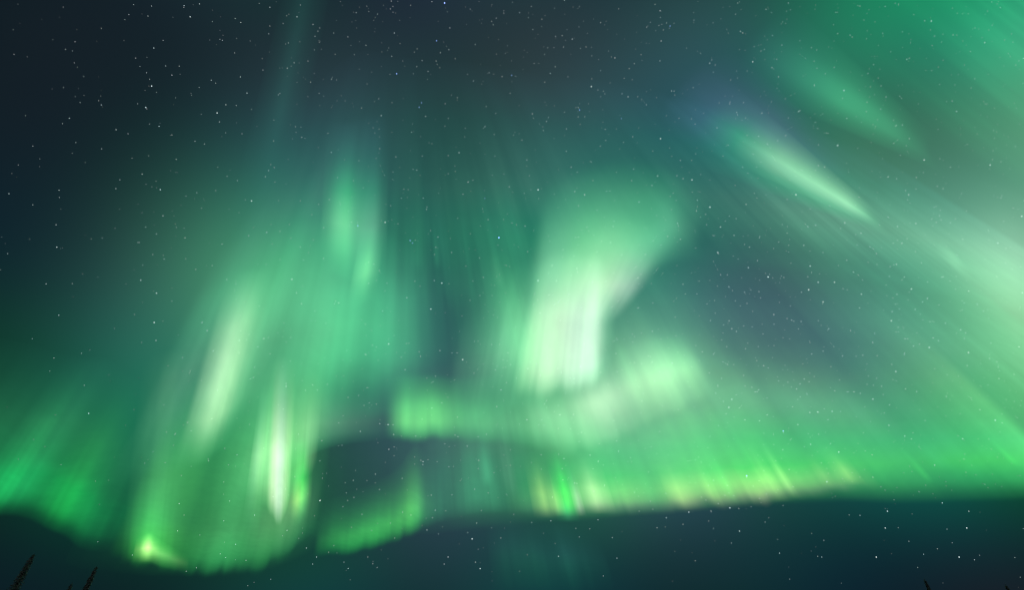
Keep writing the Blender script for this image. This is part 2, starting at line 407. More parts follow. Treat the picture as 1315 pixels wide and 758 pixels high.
# single rays standing in that band
RAYS = [
    (703, 666, 90, 13, (.636, .546, .48), YELLOW, 'broad pale yellow ray at the inner end of the right band'),
    (719, 664, 66, 8, (.552, .568, .484), YELLOW, 'narrow yellow-green ray beside the broad pale yellow one'),
    (733, 664, 90, 12, (.725, 1.241, .497), LIME, 'vivid pure green ray above the small emerald spot'),
    (747, 664, 70, 6, (.6, .566, .593), PINK, 'thin pinkish white ray right of the vivid green one'),
    (770, 661, 88, 17, (.731, .618, .685), (.50, .74, .34), 'wide cream coloured ray right of the thin pinkish one'),
    (882, 656, 80, 14, (.413, .329, .297), YELLOW, 'pale yellow ray at the left of the brightest stretch of the hem'),
    (921, 650, 80, 8, (.237, .238, .205), YELLOW, 'slanting pale ray in the brightest stretch of the hem'),
    (945, 648, 84, 7, (.28, .28, .28), LIME, 'slanting green ray in the brightest stretch of the hem'),
    (1003, 645, 96, 9, (.29, .331, .266), YELLOW, 'long slanting yellow ray near the end of the bright hem'),
    (1022, 641, 98, 6, (.36, .36, .36), YELLOW, 'thin sharp yellow ray closing the end of the bright hem'),
    (1098, 624, 66, 13, (.364, .309, .264), YELLOW, 'short broad yellow ray standing alone right of the hem'),
    (1070, 630, 70, 8, (.159, .156, .154), YELLOW, 'faint yellow ray left of the short broad one that stands alone'),
    (1196, 621, 62, 6, (.22, .22, .22), LIME, 'thin slanting green ray low at the right'),
    (1308, 600, 62, 6, (.237, .235, .233), LIME, 'thin slanting green ray at the right edge of the photo'),
    (1216, 606, 74, 12, (.119, .118, .116), GREEN, 'very faint slanting ray between the two thin right ones'),
    (661, 648, 140, 7, (.204, .194, .203), GREY, 'long thin grey-white ray left of the right band'),
    (652, 640, 130, 5, (.102, .102, .102), GREY, 'very thin faint grey ray close to the long grey-white one'),
    (627, 628, 80, 8, (.374, .351, .365), GREEN, 'short green ray left of the long grey-white one'),
    (616, 660, 110, 14, (.094, .092, .092), GREEN, 'faint wide green ray under the middle band'),
    (594, 668, 100, 16, (.089, .086, .084), GREEN, 'faint wide green ray right of the low left lobe'),
    (568, 672, 90, 14, (.073, .071, .073), GREEN, 'dimmest green ray right of the low left lobe'),
    (643, 372, 70, 7, (.047, .055, .051), PALE, 'faint thin ray hanging high between the left and middle patches'),
    (562, 346, 62, 5, (.103, .103, .103), GREEN, 'thin bright-edged ray right of the isolated upright patch'),
    (536, 350, 80, 7, (.06, .06, .06), GREEN, 'dim thin ray nearest the right side of the isolated upright patch'),
]
def dim(a):
    return tuple(.45 * v for v in a) if isinstance(a, tuple) else .45 * a


for x, y, ln, w, a, colr, lab in RAYS:
    k = .62 * w
    sheet('aurora_ray', lab, 'aurora ray',
          [(x - 2.4 * k, y, ln, 0), (x - k, y, ln, dim(a)), (x, y, ln, a), (x + k, y, ln, dim(a)), (x + 2.4 * k, y, ln, 0)],
          [(0, 0), (.08, .3), (.2, .95), (.34, 1), (.5, .7), (.75, .25), (1, 0)], [(0, colr), (.4, colr), (1, GREEN)], blur=2, vblur=4, res=1.2,
          group='thin rays of the aurora')
sheet('aurora_spot', 'small emerald spot under the vivid green ray', 'aurora',
      [(714, 672, 30, 0), (724, 672, 34, (.305, .313, .294)), (731, 672, 34, (.775, .803, .73)), (738, 672, 34, (.308, .318, .294)), (748, 672, 30, 0)], BELL, [(0, DEEP), (1, DEEP)], blur=3, vblur=4, res=1.2)

sheet('aurora_curtain', 'dim row of rays between the low left lobe and the bright hem', 'aurora',
      [(536, 688, 120, 0), (556, 678, 125, (.1, .1, .099)), (580, 670, 130, (.198, .197, .194)), (605, 665, 135, (.205, .205, .198)), (630, 663, 140, (.243, .242, .237)), (655, 663, 145, (.161, .161, .159)), (680, 664, 145, (.119, .119, .118)), (705, 666, 140, 0)],
      [(0, 0), (.08, .5), (.2, 1), (.45, .85), (.75, .35), (1, 0)], [(0, GREEN), (.5, GREEN), (1, GREY)], rays=(.5, 15, 161), blur=7, vblur=9, group='curtains of the long right hand band')

# the folded band in the middle
sheet('aurora_curtain', 'pale green fold sweeping level across the middle and curling up at its right end', 'aurora',
      [(680, 592, 110, 0), (715, 592, 118, (.313, .308, .301)), (750, 588, 124, (.403, .342, .344)), (785, 576, 124, (1.373, .932, 1.037)), (820, 560, 124, (.726, .557, .587)), (850, 546, 122, (.625, .545, .446)),
       (880, 532, 118, (.659, .629, .49)), (903, 520, 108, (.523, .578, .404)), (930, 505, 100, 0)],
      BELL, [(0, PALE), (.5, PALE), (1, GREEN)], rays=(.24, 26, 23), blur=14, vblur=18, ragged=.05, group='folds around the bright middle patch')
sheet('aurora_curtain', 'level green fold with a straight lower edge left of the middle patch', 'aurora',
      [(488, 572, 90, 0), (503, 572, 95, (.091, .22, .115)), (520, 572, 98, (.467, 1.036, .448)), (560, 570, 95, (.365, .84, .336)), (600, 573, 95, (.156, .425, .198)), (650, 578, 105, (.166, .372, .229)), (700, 584, 115, (.197, .337, .246)), (760, 590, 110, (.184, .247, .19)), (820, 590, 100, 0)],
      [(0, 0), (.1, .3), (.25, .9), (.42, 1), (.7, .45), (1, 0)], [(0, GREEN), (.3, PALE), (1, GREEN)], rays=(.28, 25, 27), blur=15, vblur=16, ragged=.03, group='folds around the bright middle patch')
sheet('aurora_patch', 'brightest white-green patch in the middle of the sky', 'aurora',
      [(648, 524, 688, 330, 0), (668, 522, 700, 322, (0.355, 0.48, 0.324)), (686, 520, 714, 316, (0.74, 0.744, 0.649)), (708, 518, 732, 314, (0.685, 0.685, 0.613)), (734, 515, 752, 314, (0.981, 0.982, 1.018)), (754, 510, 769, 316, (0.937, 0.938, 0.968)), (769, 502, 781, 322, (0.187, 0.358, 0.257)), (780, 494, 790, 330, (0.026, 0.051, 0.038)), (794, 486, 800, 335, 0)],
      [(0, 0), (.06, .2), (.14, .75), (.25, 1), (.5, .95), (.72, .5), (1, 0)], [(0, PALE), (.2, WHITE), (.62, WHITE), (1, PALE)], rays=(.26, 17, 29), blur=20, vblur=26, ragged=.03,
      group='folds around the bright middle patch')
sheet('aurora_patch', 'pale arm curling up and to the right from the white middle patch', 'aurora',
      [(684, 424, 736, 262, 0), (706, 428, 766, 258, (.131, .174, .115)), (728, 430, 794, 260, (.349, .361, .266)), (748, 430, 820, 266, (.527, .497, .405)), (766, 428, 844, 276, (.669, .668, .661)), (780, 424, 866, 290, (.263, .269, .291)), (794, 418, 888, 304, 0)],
      [(0, 0), (.15, .35), (.35, 1), (.55, .9), (.78, .4), (1, 0)], [(0, PALE), (.4, WHITE), (.7, PALE), (1, GREEN)], rays=(.25, 20, 35), blur=22, vblur=30,
      group='folds around the bright middle patch')
sheet('aurora_patch', 'green glow leaning right above the white middle patch', 'aurora',
      [(660, 440, 690, 220, 0), (695, 432, 725, 210, (.447, .519, .517)), (730, 420, 758, 200, (.429, .585, .459)), (765, 402, 790, 195, (.405, .55, .45)), (795, 384, 818, 195, (.289, .47, .368)), (822, 368, 845, 200, (.231, .44, .341)), (848, 354, 868, 212, (.289, .503, .448)), (872, 345, 890, 225, (.089, .133, .127)), (905, 340, 918, 235, 0)],
      SOFT, [(0, PALE), (.45, PALE), (1, GREEN)], blur=24, vblur=34, group='folds around the bright middle patch')
sheet('aurora_patch', 'soft green glow on the left side of the white middle patch', 'aurora',
      [(575, 560, 180, 0), (625, 550, 200, (.061, .151, .126)), (660, 540, 220, (.118, .308, .233)), (690, 535, 230, (.284, .599, .399)), (730, 535, 210, (.12, .214, .152)), (770, 535, 190, 0)],
      SOFT, [(0, GREEN), (.5, PALE), (1, GREEN)], rays=(.12, 22, 37), blur=20, vblur=20, group='folds around the bright middle patch')
sheet('aurora_veil', 'pale haze of rays under the small dark smudge right of the middle', 'aurora',
      [(850, 572, 120, 0), (890, 572, 135, (0.152, 0.15, 0.152)), (940, 572, 145, (0.243, 0.241, 0.243)), (990, 572, 148, (0.243, 0.241, 0.243)), (1045, 574, 150, (0.211, 0.211, 0.213)), (1100, 578, 148, (0.18, 0.181, 0.181)), (1150, 582, 140, (0.105, 0.105, 0.105)), (1200, 588, 125, 0)],
      BELL, [(0, GREEN), (.4, GREY), (1, GREEN)], rays=(.3, 17, 171), blur=16, vblur=24, base_alt=140000.0, group='great diffuse fans of rays')
sheet('aurora_patch', 'mint glow feathering out from the left edge of the white middle patch', 'aurora',
      [(560, 560, 600, 350, 0), (598, 552, 640, 335, (0.106, 0.12, 0.116)), (630, 545, 668, 325, (0.255, 0.302, 0.286)), (655, 540, 690, 320, (0.364, 0.413, 0.386)), (678, 536, 710, 316, (0.311, 0.331, 0.319)), (702, 534, 730, 316, (0.14, 0.145, 0.141)), (730, 534, 755, 320, 0)],
      [(0, 0), (.15, .4), (.32, .95), (.5, 1), (.75, .5), (1, 0)], [(0, GREEN), (.4, PALE), (1, GREEN)], rays=(.35, 15, 173), blur=12, vblur=24, ragged=.05, group='folds around the bright middle patch')
sheet('aurora_patch', 'fan of soft rays right of the white middle patch', 'aurora',
      [(808, 552, 160, 0), (824, 550, 165, (.081, .099, .082)), (838, 547, 168, (.274, .327, .269)), (850, 543, 166, (.265, .263, .253)), (864, 538, 164, (.387, .392, .373)), (884, 529, 158, (.351, .408, .362)), (904, 517, 146, (.245, .349, .288)), (920, 505, 130, (.125, .17, .152)), (935, 495, 118, (.038, .048, .046)), (955, 484, 105, 0)],
      SOFT, [(0, PALE), (.5, PALE), (1, TEAL)], rays=(.2, 22, 41), blur=7, vblur=16, group='folds around the bright middle patch')

# streaks hanging between the left and the middle patches
sheet('aurora_curtain', 'dim green streaks with dark gaps between the left and middle patches', 'aurora',
      [(484, 520, 330, 0), (505, 510, 330, (.116, .124, .115)), (540, 490, 320, (.107, .11, .107)), (575, 480, 310, (.053, .054, .052)), (610, 480, 310, (.074, .077, .071)), (650, 460, 290, (.092, .101, .089)), (690, 440, 270, (.096, .103, .092)), (740, 400, 240, 0)],
      SOFT, [(0, GREEN), (.6, GREEN), (1, TEAL)], rays=(.85, 24, 51), blur=8, vblur=20, ragged=.08)
sheet('aurora_curtain', 'fine dark-edged rays high above the level green fold', 'aurora',
      [(515, 400, 150, 0), (530, 400, 160, (.063, .063, .063)), (560, 385, 160, (.101, .102, .104)), (600, 395, 170, (.086, .086, .087)), (640, 385, 160, (.101, .105, .101)), (675, 370, 150, (.069, .071, .069)), (700, 360, 140, 0)],
      BELL, [(0, GREEN), (1, TEAL)], rays=(1.1, 11, 55), blur=6, vblur=20, ragged=.15, seed=90)

# the left patches
sheet('aurora_patch', 'isolated upright green patch with a bluish top, left of centre', 'aurora',
      [(406, 352, 416, 150, 0), (418, 356, 428, 150, (.11, .167, .129)), (430, 360, 442, 150, (.356, .606, .447)), (440, 364, 452, 150, (.411, .75, .525)), (452, 372, 462, 145, (.243, .409, .332)), (465, 378, 473, 140, (.265, .382, .373)), (478, 376, 484, 140, (.259, .338, .359)), (488, 368, 492, 140, (.084, .111, .116)), (500, 362, 502, 140, 0)],
      [(0, 0), (.1, .3), (.22, .8), (.42, 1), (.6, .75), (.75, .45), (.88, .2), (1, 0)], [(0, GREEN), (.35, PALE), (.55, GREEN), (.75, TEAL), (1, BLUE)], blur=6, vblur=16)
sheet('aurora_patch', 'small bright lobe at the foot of the isolated upright patch', 'aurora',
      [(440, 405, 462, 290, 0), (452, 402, 470, 288, (.193, .269, .179)), (464, 398, 479, 286, (.399, .586, .367)), (474, 392, 486, 290, (.16, .212, .149)), (486, 386, 496, 295, 0)],
      BELL, [(0, GREEN), (.4, PALE), (1, GREEN)], blur=5, vblur=12)
sheet('aurora_curtain', 'wide soft green sheet left of centre under the isolated upright patch', 'aurora',
      [(260, 600, 260, 0), (310, 590, 280, (.051, .054, .048)), (350, 575, 290, (.269, .277, .259)), (390, 565, 290, (.58, .587, .523)), (430, 555, 280, (.759, .886, .746)), (470, 550, 270, (.683, .831, .704)), (505, 545, 250, (.886, .802, .753)), (550, 540, 230, (.243, .219, .233)), (600, 530, 220, 0)],
      SOFT, [(0, GREEN), (.5, GREEN), (1, TEAL)], rays=(.18, 40, 61), blur=24, vblur=24)
sheet('aurora_ray', 'broad slanting pale green ray left of the brightest left core', 'aurora ray',
      [(214, 610, 292, 340, 0), (236, 610, 308, 340, (.497, .373, .388)), (253, 606, 323, 338, (1.375, 1.012, 1.019)), (268, 597, 336, 336, (1.099, .922, .844)), (283, 583, 348, 336, (.439, .511, .427)), (298, 566, 360, 340, (.118, .183, .142)), (312, 550, 369, 346, (.041, .058, .05)), (328, 536, 380, 355, 0)],
      [(0, 0), (.1, .22), (.25, .8), (.42, 1), (.68, .62), (1, 0)], [(0, GREEN), (.25, PALE), (.7, PALE), (1, GREEN)], rays=(.15, 16, 67), blur=12, vblur=18)
sheet('aurora_curtain', 'dim green veil hanging over the low left horizon', 'aurora',
      [(130, 720, 240, 0), (185, 732, 290, (.505, .433, .137)), (230, 742, 310, (.319, .312, .13)), (280, 744, 320, (1.05, .786, .528)), (330, 738, 310, (.677, .487, .276)), (358, 726, 300, (.29, .263, .105)), (380, 708, 280, (.147, .163, .067)), (396, 694, 240, (.074, .086, .043)), (412, 700, 210, 0)],
      [(0, 0), (.03, .2), (.08, .85), (.16, .95), (.22, .75), (.45, 1), (.7, .65), (1, 0)], [(0, DEEP), (.2, GREEN), (.6, GREEN), (1, TEAL)], rays=(.16, 20, 71), blur=12, vblur=14, ragged=.025)
sheet('aurora_ray', 'brilliant white core ray in the left curtain', 'aurora ray',
      [(322, 648, 334, 470, 0), (333, 656, 344, 466, (0.111, 0.169, 0.112)), (342, 664, 351, 460, (0.281, 0.496, 0.268)), (349, 670, 357, 455, (0.965, 0.911, 0.785)), (357, 671, 365, 453, (1.152, 1.087, 1.221)), (364, 664, 373, 455, (0.532, 0.708, 0.446)), (372, 652, 382, 458, (0.111, 0.381, 0.131)), (382, 634, 393, 465, (0.135, 0.33, 0.146)), (394, 616, 405, 474, (0.143, 0.243, 0.146)), (408, 602, 418, 484, 0)],
      [(0, 0), (.05, .25), (.13, .7), (.23, 1), (.38, 1), (.52, .6), (.72, .25), (1, 0)], [(0, PALE), (.12, WHITE), (.6, WHITE), (1, PALE)], rays=(.22, 8, 73), blur=5, vblur=12, res=1.2, ragged=.06)
sheet('aurora_patch', 'pale green light trailing below the brilliant white core', 'aurora',
      [(306, 716, 130, 0), (326, 722, 140, (.098, .095, .088)), (346, 722, 145, (.177, .174, .151)), (364, 718, 140, (.222, .234, .194)), (380, 706, 125, (.158, .183, .152)), (394, 694, 110, (.068, .075, .067)), (408, 684, 95, 0)],
      [(0, 0), (.1, .5), (.25, .9), (.5, 1), (.8, .35), (1, 0)], [(0, GREEN), (.4, PALE), (1, GREEN)], rays=(.25, 12, 79), blur=7, vblur=8)
sheet('aurora_ray', 'thin pale ray just left of the brilliant white core', 'aurora ray',
      [(306, 690, 334, 490, 0), (316, 690, 341, 490, (.56, .476, .471)), (323, 690, 346, 490, (.602, .556, .447)), (329, 688, 350, 490, (.408, .487, .315)), (334, 685, 352, 490, (.146, .192, .12)), (342, 680, 357, 490, 0)],
      BELL, [(0, GREEN), (.5, PALE), (1, GREEN)], rays=(.25, 7, 75), blur=2, res=1.2)
sheet('aurora_ray', 'bright green ray with a yellow foot along the edge of the dark gap', 'aurora ray',
      [(362, 680, 370, 566, 0), (372, 682, 378, 564, (.181, .221, .178)), (380, 680, 386, 562, (.624, .901, .628)), (386, 676, 391, 562, (.432, 1.097, .67)), (391, 672, 395, 562, (.19, .577, .374)), (396, 668, 400, 562, (.059, .122, .094)), (401, 665, 405, 562, 0)],
      [(0, 0), (.1, .15), (.22, .6), (.36, 1), (.6, .7), (1, 0)], [(0, GREEN), (.3, (.50, .72, .22)), (.55, LIME), (1, LIME)], blur=2, vblur=6, res=1.0)
sheet('aurora_patch', 'soft green glow arching from the white core over the dark gap', 'aurora',
      [(290, 655, 200, 0), (322, 640, 205, (.135, .136, .114)), (345, 628, 205, (.248, .229, .201)), (366, 612, 190, (.307, .316, .263)), (386, 596, 170, (.357, .435, .315)), (402, 586, 145, (.32, .427, .338)), (422, 578, 115, (.228, .312, .286)), (450, 572, 100, (.137, .175, .17)), (485, 568, 90, (.062, .078, .077)), (515, 564, 80, 0)],
      [(0, 0), (.08, .5), (.2, 1), (.42, .85), (.7, .35), (1, 0)], [(0, GREEN), (.3, PALE), (.7, GREEN), (1, GREEN)], blur=9, vblur=7)

# the low left lobe and the small knot
sheet('aurora_curtain', 'low green lobe under the dark gap with a bright right edge', 'aurora',
      [(398, 722, 80, 0), (425, 717, 84, (0.409, 0.565, 0.232)), (460, 713, 90, (0.568, 0.776, 0.293)), (490, 705, 96, (0.708, 0.92, 0.327)), (512, 698, 104, (0.889, 0.96, 0.322)), (526, 692, 118, (1.337, 1.14, 0.397)), (536, 688, 122, (1.308, 1.105, 0.49)), (546, 683, 110, (0.396, 0.353, 0.219)), (560, 678, 90, (0.077, 0.073, 0.049)), (572, 674, 80, 0)],
      [(0, 0), (.09, .3), (.19, .9), (.3, 1), (.5, .6), (.75, .22), (1, 0)], [(0, DEEP), (.3, GREEN), (1, TEAL)], rays=(.2, 21, 81), blur=9, vblur=10, res=1.5, ragged=.03)
sheet('aurora_knot', 'small intense yellow-green knot low at the left horizon', 'aurora',
      [(166, 726, 174, 688, 0), (177, 726, 182, 686, (.373, .327, .334)), (183, 726, 187, 683, (1.437, 1.144, 1.198)), (188, 725, 192, 682, (2.559, 1.957, 2.057)), (194, 726, 198, 685, (.907, .908, .869)), (202, 730, 207, 692, (.44, .648, .558)), (214, 733, 218, 698, (.258, .433, .367)), (228, 736, 230, 706, (.14, .188, .171)), (244, 738, 245, 712, 0)],
      BELL, [(0, LIME), (.5, YELLOW), (1, LIME)], blur=4, vblur=6, res=1.0)
sheet('aurora_ray', 'short bright lime plume standing on the small yellow-green knot', 'aurora ray',
      [(160, 724, 170, 620, 0), (174, 722, 184, 612, (.236, .216, .182)), (186, 720, 196, 608, (.468, .426, .361)), (196, 718, 207, 608, (.36, .332, .272)), (208, 720, 218, 612, (.183, .181, .147)), (224, 722, 232, 620, 0)],
      [(0, 0), (.12, .7), (.25, 1), (.5, .6), (.75, .25), (1, 0)], [(0, LIME), (.5, LIME), (1, GREEN)], blur=6, vblur=8, res=1.5)
sheet('aurora_ray', 'pale plume rising from the small yellow-green knot', 'aurora ray',
      [(150, 730, 180, 460, 0), (176, 726, 204, 450, (.351, .298, .211)), (194, 724, 222, 445, (.77, .633, .441)), (212, 724, 238, 445, (.366, .33, .231)), (236, 726, 262, 450, (.134, .124, .101)), (264, 730, 290, 460, 0)],
      [(0, 0), (.08, .6), (.18, 1), (.45, .6), (.75, .3), (1, 0)], [(0, LIME), (.2, GREEN), (1, GREY)], rays=(.3, 14, 91), blur=8)
sheet('aurora_curtain', 'deep green curtain at the left edge of the photo with two brighter feet', 'aurora',
      [(-330, 650, 330, (.101, .109, .104)), (-230, 655, 310, (.269, .299, .285)), (-140, 660, 285, (.43, .523, .476)), (-60, 667, 260, (.532, .734, .593)), (-15, 667, 250, (1.014, 1.315, .972)), (5, 665, 245, (.959, 1.075, .875)), (20, 666, 240, (.903, 1.036, .792)), (40, 672, 235, (.602, .718, .462)), (62, 684, 230, (.844, 1.097, .557)), (82, 692, 230, (.585, .716, .426)), (102, 708, 220, (.44, .496, .355)),
       (125, 712, 210, (.25, .262, .204)), (150, 710, 210, (.214, .215, .167)), (175, 720, 200, (.277, .268, .199)), (205, 726, 190, 0)],
      [(0, 0), (.06, .2), (.14, .8), (.23, 1), (.42, .52), (.7, .2), (1, 0)], [(0, DEEP), (.28, DEEP), (.6, GREEN), (1, TEAL)], rays=(.26, 30, 101), blur=10, vblur=10)

# the upper right
sheet('aurora_ray', 'bright slanting streak with a bluish upper end, high at the right', 'aurora ray',
      [(1150, 304, 838, 168, 0), (1145, 299, 842, 152, (.146, .146, .146)), (1141, 295, 848, 136, (.528, .533, .528)), (1138, 292, 858, 120, (.807, .854, .813)), (1136, 289, 872, 106, (.545, .591, .554)), (1137, 286, 890, 92, (.24, .255, .243)), (1141, 282, 914, 78, 0)],
      [(0, 0), (.05, .2), (.12, .8), (.20, 1), (.38, .95), (.58, .7), (.8, .4), (1, 0)], [(0, GREEN), (.18, PALE), (.5, PALE), (.68, GREEN), (.84, BLUE), (1, BLUE)], blur=3, vblur=12, res=1.0)
sheet('aurora_ray', 'saturated green lower fringe of the slanting streak', 'aurora ray',
      [(1150, 308, 838, 196, 0), (1144, 301, 842, 178, (.207, .208, .205)), (1139, 296, 850, 160, (.356, .356, .357)), (1136, 292, 860, 146, (.147, .147, .147)), (1134, 288, 872, 134, 0)],
      [(0, 0), (.1, .5), (.25, 1), (.5, .8), (.8, .3), (1, 0)], [(0, GREEN), (.5, DEEP), (1, TEAL)], blur=3, vblur=14, res=1.0)
sheet('aurora_ray', 'violet rim along the upper side of the slanting streak', 'aurora ray',
      [(1085, 252, 850, 112, 0), (1090, 242, 864, 96, (.223, .21, .234)), (1096, 232, 885, 80, (.265, .25, .29)), (1102, 222, 910, 66, (.122, .116, .13)), (1110, 212, 940, 54, 0)],
      BELL, [(0, VIOLET), (1, VIOLET)], blur=6, vblur=24, res=1.0)
sheet('aurora_ray', 'broad dim green streak above the bright slanting one', 'aurora ray',
      [(1218, 226, 940, 110, 0), (1208, 214, 944, 78, (.224, .233, .224)), (1202, 205, 954, 54, (.547, .547, .545)), (1199, 197, 968, 36, (.53, .524, .53)), (1200, 188, 986, 18, (.215, .213, .214)), (1206, 176, 1015, -5, 0)],
      [(0, 0), (.1, .25), (.25, .75), (.45, 1), (.72, .55), (1, 0)], [(0, GREEN), (.5, GREEN), (1, TEAL)], blur=6, vblur=20)
sheet('aurora_curtain', 'wide pale green haze of light at the right edge of the photo', 'aurora',
      [(1560, 820, 1120, 440, 0), (1540, 700, 1105, 370, (.13, .153, .144)), (1520, 590, 1100, 310, (.344, .413, .392)), (1500, 490, 1105, 265, (.683, .671, .646)), (1490, 410, 1120, 225, (.441, .39, .443)), (1480, 350, 1145, 190, (.105, .097, .108)), (1480, 300, 1170, 160, 0)],
      BELL, [(0, PALE), (.5, PALE), (1, GREEN)], blur=40, vblur=40)
sheet('aurora_ray', 'short faint streak within the pale haze at the right', 'aurora ray',
      [(1252, 372, 1196, 322, 0), (1250, 364, 1198, 314, (.14, .14, .14)), (1250, 357, 1202, 308, (.139, .139, .139)), (1252, 350, 1208, 302, 0)],
      BELL, [(0, PALE), (1, PALE)], blur=3, res=.8)
sheet('aurora_curtain', 'saturated green veil filling the top right corner', 'aurora',
      [(1370, 310, 1060, 60, 0), (1385, 260, 1085, 20, (.142, .144, .144)), (1400, 200, 1110, -30, (.205, .208, .212)), (1420, 150, 1140, -70, (.249, .256, .258)), (1430, 100, 1170, -100, (.207, .211, .215)), (1440, 40, 1220, -130, (.164, .164, .166)), (1450, -20, 1280, -150, 0)],
      BELL, [(0, GREEN), (1, DEEP)], rays=(.9, 26, 121), blur=10, vblur=30)

# the faint outliers
sheet('aurora_curtain', 'very faint teal band rising to the top at the left', 'aurora',
      [(270, 360, 372, -60, 0), (298, 345, 388, -60, (.069, .069, .069)), (322, 330, 402, -60, (.177, .177, .177)), (342, 320, 418, -60, (.069, .069, .069)), (362, 320, 440, -60, 0)],
      [(0, 0), (.25, .4), (.5, 1), (.75, .8), (1, .4)], [(0, TEAL), (1, TEAL)], blur=10, vblur=30)
sheet('aurora_curtain', 'faint green plumes in the dark sky under the right band', 'aurora',
      [(630, 766, 110, 0), (665, 764, 110, (.135, .148, .126)), (690, 764, 105, (.179, .188, .156)), (715, 766, 100, (.11, .105, .106)), (740, 766, 100, (.25, .231, .246)), (762, 764, 95, (.127, .118, .125)), (795, 762, 80, 0)],
      BELL, [(0, DEEP), (.6, TEAL), (1, TEAL)], rays=(.5, 18, 131), blur=6, vblur=10)
